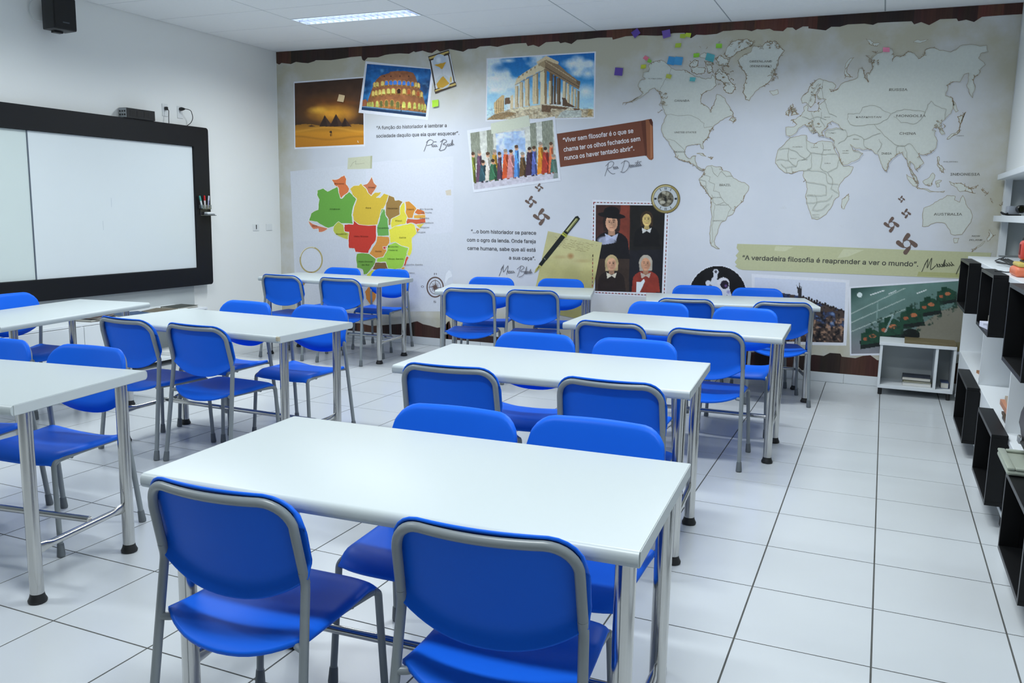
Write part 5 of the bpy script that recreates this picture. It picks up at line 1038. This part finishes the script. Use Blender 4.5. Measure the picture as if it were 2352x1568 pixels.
pr = obj('picture_board', bx(-.19,.19,-.13,.13,0,.02,bev=.002), mat('board_olive',(128,118,84),.5,noise=(9,(88,74,52))), None, loc=(.418,7.765,.4445), rz=-.02); tag(pr, 'flat olive brown picture board lying on the low shelf top', 'board')

# ------------------------------------------------------------------ built-in bookcase along the right
bc = empty('bookcase', label='long white built-in bookcase with counter along the right wall', cat='bookcase')
FX = .62; BY = 1.2
obj('counter', bx(FX-.004, XR-.002, BY, 7.535, 1.148, 1.178, bev=.002), WHITE, bc)
obj('shelf_board', bx(FX, XR-.02, BY, 7.52, .412, .437, bev=.002), WHITE, bc)
obj('base_board', bx(FX, XR-.02, BY, 7.52, .06, .085, bev=.002), WHITE, bc)
obj('back_panel', bx(XR-.02, XR-.003, BY, 7.52, .06, 1.148), WHITE, bc)
for y in (7.500, 6.005, 4.700, 3.300, 2.000): obj('divider', bx(FX+.001, XR-.02, y, y+.022, .437, 1.148), WHITE, bc)
NB = [(5.842,6.555),(4.520,5.155),(3.372,3.960),(2.05,2.70)]
ys = [BY]
for y0, y1 in NB[::-1]: ys += [y0, y1]
ys.append(7.52)
for a, b in zip(ys[::2], ys[1::2]): obj('front_panel', bx(FX+.002, FX+.018, a+.001, b-.001, .085, .412, bev=.001), WHITE, bc)
for y in (5.905,4.590,3.28,2.0,7.3): obj('foot', bx(FX+.006, FX+.036, y-.018, y+.018, 0, .06, bev=.002), BLACKM, bc)
# upper case standing on the counter
uc = empty('wall_bookcase', label='white open wall shelves above the counter, at the mural corner', cat='bookcase')
obj('shelf_board', bx(.800, XR-.002, 4.2, 7.93, 1.776, 1.818, bev=.002), WHITE, uc); obj('shelf_board', bx(.800, XR-.002, 4.2, 7.93, 1.447, 1.493, bev=.002), WHITE, uc)
obj('end_panel', bx(.862, XR-.002, 7.932, 7.975, 1.1785, 1.776), PANELW, uc)
for z0, z1 in ((1.1785,1.447),(1.493,1.776)): obj('stile', bx(.858, .905, 7.880, 7.930, z0, z1), WHITE, uc)
for y in (6.3,): 
    for z0, z1 in ((1.1785,1.447),(1.493,1.776)): obj('divider', bx(.862, XR-.003, y, y+.025, z0, z1), WHITE, uc)
# black niches
BL = [('black open wooden box low in the bookcase, farthest from the camera',5.842,6.555,.088,.442,.62),('black open wooden box low in the bookcase, middle of three',4.520,5.155,.112,.462,.62),('black open wooden box low in the bookcase, cut by the picture edge',3.372,3.960,.105,.440,.62),
      ('black open wooden box hung under the counter, farthest from the camera',6.512,7.222,.830,1.172,.62),('black open wooden box hung under the counter with papers inside, second one',5.100,5.715,.853,1.182,.62),('black open wooden box hung under the counter, cut by the picture edge',3.856,4.465,.832,1.187,.62)]
for k, (lab, y0, y1, z0, z1, xf) in enumerate(BL):
    r = empty('black_box', (.545,(y0+y1)/2,z0), label=lab, cat='box', group='black boxes in the bookcase')
    Wd, Hh, D = y1-y0, z1-z0, (.36 if k < 3 else .36); t = .018
    if k < 3: top = min(Hh, .40-z0+.012); 
    a = -Wd/2; xin = .0705   # front part that stands proud of the bookcase
    for nm, args in (('bottom_board',(0,D,a,-a,0,t)),('top_board',(0,xin if (k < 3 or z1 > 1.147) else D,a,-a,Hh-t,Hh)),('side_board',(0,D,a,a+t,t,(Hh-t))),('side_board',(0,D,-a-t,-a,t,Hh-t))):
        x0_, x1_, yy0, yy1, q0, q1 = args
        if k < 3 and nm == 'side_board': x1_ = xin
        if k < 3 and nm == 'bottom_board': x1_ = D
        if k >= 3 and nm == 'side_board': x1_ = xin
        obj(nm, bx(x0_, x1_, yy0, yy1, q0, q1, bev=.001), BLACKM, r)
    zt_ = (.411-z0) if k < 3 else (1.146-z0)
    obj('inner_side', bx(xin, D, a+.001, a+t, t, zt_), BLACKM, r); obj('inner_side', bx(xin, D, -a-t, -a-.001, t, zt_), BLACKM, r); obj('inner_top', bx(xin, D, a+t, -a-t, zt_-t, zt_), BLACKM, r); obj('back_board', bx(D, D+.012, a+.001, -a-.001, t, zt_), BLACKM, r)
    bm = bmesh.new()
    for args in ((-.0012,.0005,a,-a,.0,.0175),(-.0012,.0005,a,-a,Hh-.0175,Hh),(-.0012,.0005,a,a+.0175,.0175,Hh-.0175),(-.0012,.0005,-a-.0175,-a,.0175,Hh-.0175)): box(bm, *args)
    obj('front_edging', bm, BLACKE, r)
gN = 'papers in the black boxes'
PWH = mat('paper_lilac',(206,208,226),.7)
for (x,y,z,w,d,h,rz,l) in ((.632,5.33,.8715,.16,.24,.03,.15,'white paper pile at the bottom of the second hung black box'),(.635,5.30,.902,.15,.22,.012,-.3,'white leaflet on the paper pile in the second hung black box')): o = obj('paper_pile', bx(-w/2,w/2,-d/2,d/2,0,h,bev=.001), PWH, None, loc=(x,y,z), rz=rz); tag(o, l, 'paper', gN)
book(.67,5.52,.8715,.16,.11,.05,.0,(196,190,170),'cream book lying behind papers in the second hung black box','books in the bookcase')
o = obj('paper_box', bx(-.02,.02,-.05,.05,0,.06,bev=.003), PWH, None, loc=(.60,6.62,.8485)); tag(o, 'small white carton in the farthest hung black box', 'carton')
o = obj('paper_box', bx(-.02,.02,-.04,.04,0,.05,bev=.003), mat('carton_pink',(214,190,190),.6), None, loc=(.60,3.96,.8505)); tag(o, 'small pale carton in the hung black box at the picture edge', 'carton')
# things on the open shelf
gM = 'magazines piled on the white shelf'
cols = [((46,44,50),'black magazine at the bottom of the shelf pile'),((206,200,188),'cream magazine second from the bottom of the shelf pile'),((96,80,66),'brown magazine third in the shelf pile'),((196,170,84),'yellow ochre magazine in the middle of the shelf pile'),((110,112,108),'grey magazine above the ochre one in the shelf pile'),((200,140,110),'salmon magazine near the top of the shelf pile'),((186,170,150),'beige magazine on top of the shelf pile')]
z = .4375
for k, (c, l) in enumerate(cols):
    h = (.012,.014,.012,.022,.018,.026,.016)[k]; book(.745+.010*math.sin(k*2.2)-.01*(k>4),4.89+.01*math.cos(k*3),z,.20,.27,h,.06*math.sin(k*1.9),c,l,gM,'magazine'); z += h+.0003
gF = 'things on the far white shelf bay'
book(.77,6.36,.4375,.19,.25,.02,.25,(170,120,80),'rust brown magazine in the far bay of the white shelf',gF,'magazine'); book(.76,6.35,.458,.18,.24,.012,-.2,(200,200,196),'pale magazine on the rust one in the far bay',gF,'magazine'); book(.72,6.125,.4375,.13,.15,.014,.3,(178,182,178),'grey leaflet lying nearest in the far bay of the white shelf',gF,'magazine')
v = empty('plant_vase', (.86,6.22,.4375), label='small pale figurine vase with green tuft in the far bay', cat='vase', group=gF); obj('vase', lt([(.025,0),(.032,.02),(.02,.06),(.028,.10),(.018,.14),(.02,.155)], 14), mat('stone_pale',(176,178,168),.6,noise=(30,(140,140,128))), v, True); obj('tuft', lt([(.01,.156),(.03,.165),(.034,.185),(.02,.2),(.006,.206)], 12), mat('tuft_green',(122,140,96),.8,noise=(40,(90,110,70))), v, True)
# things on the counter
gC = 'cables on the counter'
ZC = 1.1782
def cable(pts, lab, r=.0035): c = obj('cable', tb(fillet(pts, .06, 6), r, 8), CB, None, True); tag(c, lab, 'cable', gC)
cable([(.84,7.3,ZC+.011),(.70,6.6,ZC+.011),(.74,6.0,ZC+.011),(.80,5.5,ZC+.011)], 'straight black cable farthest along the counter')
cable([(.84,5.75,ZC+.019),(.70,6.05,ZC+.019),(.665,6.2,ZC+.019),(.69,6.32,ZC+.019),(.72,6.1,ZC+.019),(.80,5.7,ZC+.019)], 'black cable with a loop on the counter')
cable([(.80,5.35,ZC+.004),(.70,5.48,ZC+.004),(.628,5.40,ZC+.004),(.600,5.36,1.1905),(.570,5.30,1.1905)], 'black cable slipping over the counter edge onto a black box', .003)
for k in range(5): cable([(.79+.014*k,7.2,ZC+.0037),(.765+.014*k,6.4-.1*k,ZC+.0037),(.81+.010*k,5.6,ZC+.0037)], 'one of the thin dark cables lying side by side on the counter', .003)
tc = empty('toy_case', (.735,5.17,ZC), label='orange and yellow plastic case with a red lid on the counter', cat='toy case')
obj('tray', bx(-.10,.16,-.13,.13,.0,.05,bev=.018,seg=3), mat('orange_plastic',(226,120,84),.4), tc, 30); obj('inner_tray', bx(-.088,.148,-.118,.118,.0502,.072,bev=.008,seg=2), mat('yellow_plastic',(206,186,96),.45), tc, 30)
obj('insert', bx(-.06,.12,-.09,.09,.0722,.082,bev=.003), RUBBER, tc); obj('red_lid', bx(-.07,.14,-.02,.10,.0822,.185,bev=.02,seg=3), mat('red_plastic',(206,70,56),.35), tc, 30); obj('lid_back', bx(-.055,.15,.1002,.14,.0822,.205,bev=.015,seg=2), RUBBER, tc, 30); obj('lid_slot', bx(-.0735,-.0702,.02,.06,.11,.165), mat('slot_dark',(120,30,30),.5), tc)
# camera gadget and box on the middle wall shelf
cg = empty('camera_gadget', (.885,7.62,1.4935), .2, label='small silver and black camera lens with strap on the wall shelf', cat='camera')
obj('body', bx(-.03,.05,-.03,.04,0,.075,bev=.008,seg=2), mat('silver_grey',(176,182,194),.35,.3), cg, 30); obj('lens', lt([(.030,0),(.031,.02),(.031,.05),(.026,.055),(.02,.05)], 18, Matrix.Translation((.045,-.035,.052)) @ Matrix.Rotation(PI/2,4,'X')), mat('lens_black',(14,15,18),.25), cg, True)
obj('strap', tb(fillet([(-.03,-.02,.02),(-.06,-.07,.01),(-.085,-.03,.03),(-.06,.0,.012),(-.02,-.05,.006),(.05,-.07,.006)], .03, 5), .006, 8), RUBBER, cg, True)
gb = obj('green_box', bx(-.03,.05,-.08,.08,0,.17,bev=.003), mat('green_card',(134,148,48),.6,noise=(14,(118,130,40))), None, loc=(1.03,7.40,1.4935)); tag(gb, 'olive green carton behind the camera on the wall shelf', 'carton')
# grey-green tray with a dark bag
PL = mat('pale_green_plastic',(158,166,152),.4,noise=(10,(150,158,146)))
tr = empty('plastic_tray', (.70,4.045,.4425), label='pale grey green plastic tray resting on the low black box', cat='tray')
obj('plate', bx(-.165,.22,-.165,.165,.0,.022,bev=.010,seg=3), PL, tr, 30)
bm = bmesh.new()
for a_ in ((-.165,-.135,-.165,.165),(-.135,.22,-.165,-.137),(-.135,.22,.137,.165)): box(bm, a_[0], a_[1], a_[2], a_[3], .0222, .034, bev=.005, seg=2)
obj('raised_rim', bm, PL, tr, 30)
bg = empty('leather_bag', (.785,4.10,.4772), label='dark grey leather bag on the pale tray at the right picture edge', cat='bag')
bm = bmesh.new(); bmesh.ops.create_icosphere(bm, subdivisions=4, radius=1)
from mathutils import noise as mnoise
for v_ in bm.verts:
    p = v_.co.copy(); f = 1+.10*mnoise.noise(p*1.7)+.05*mnoise.noise(p*4.2)
    q = Vector((math.copysign(abs(p.x)**.8,p.x)*.17, math.copysign(abs(p.y)**.75,p.y)*.30, math.copysign(abs(p.z)**.7,p.z)*.172))*f
    q.x *= 1-.35*max(0,p.z); q.y *= 1-.25*max(0,p.z); v_.co = Vector((q.x, q.y+.04, max(.0, q.z+.158)))
LEA = mat('dark_leather',(74,70,76),.38,noise=(7,(60,57,62)),bump=(60,.25)); obj('bag_body', bm, LEA, bg, 'all')
obj('strap', tb(fillet([(-.15,.14,.02),(-.175,.10,.055),(-.18,-.02,.07),(-.155,-.14,.02)], .05, 5), .009, 8), RUBBER, bg, True); obj('buckle', bx(-.192,-.178,-.02,.03,.055,.085,bev=.003), mat('buckle_steel',(190,192,194),.25,.9), bg)
obj('handle', tb(fillet([(-.02,-.10,.26),(-.05,-.06,.335),(-.05,.12,.335),(-.02,.16,.26)], .05, 5), .011, 10), LEA, bg, True)
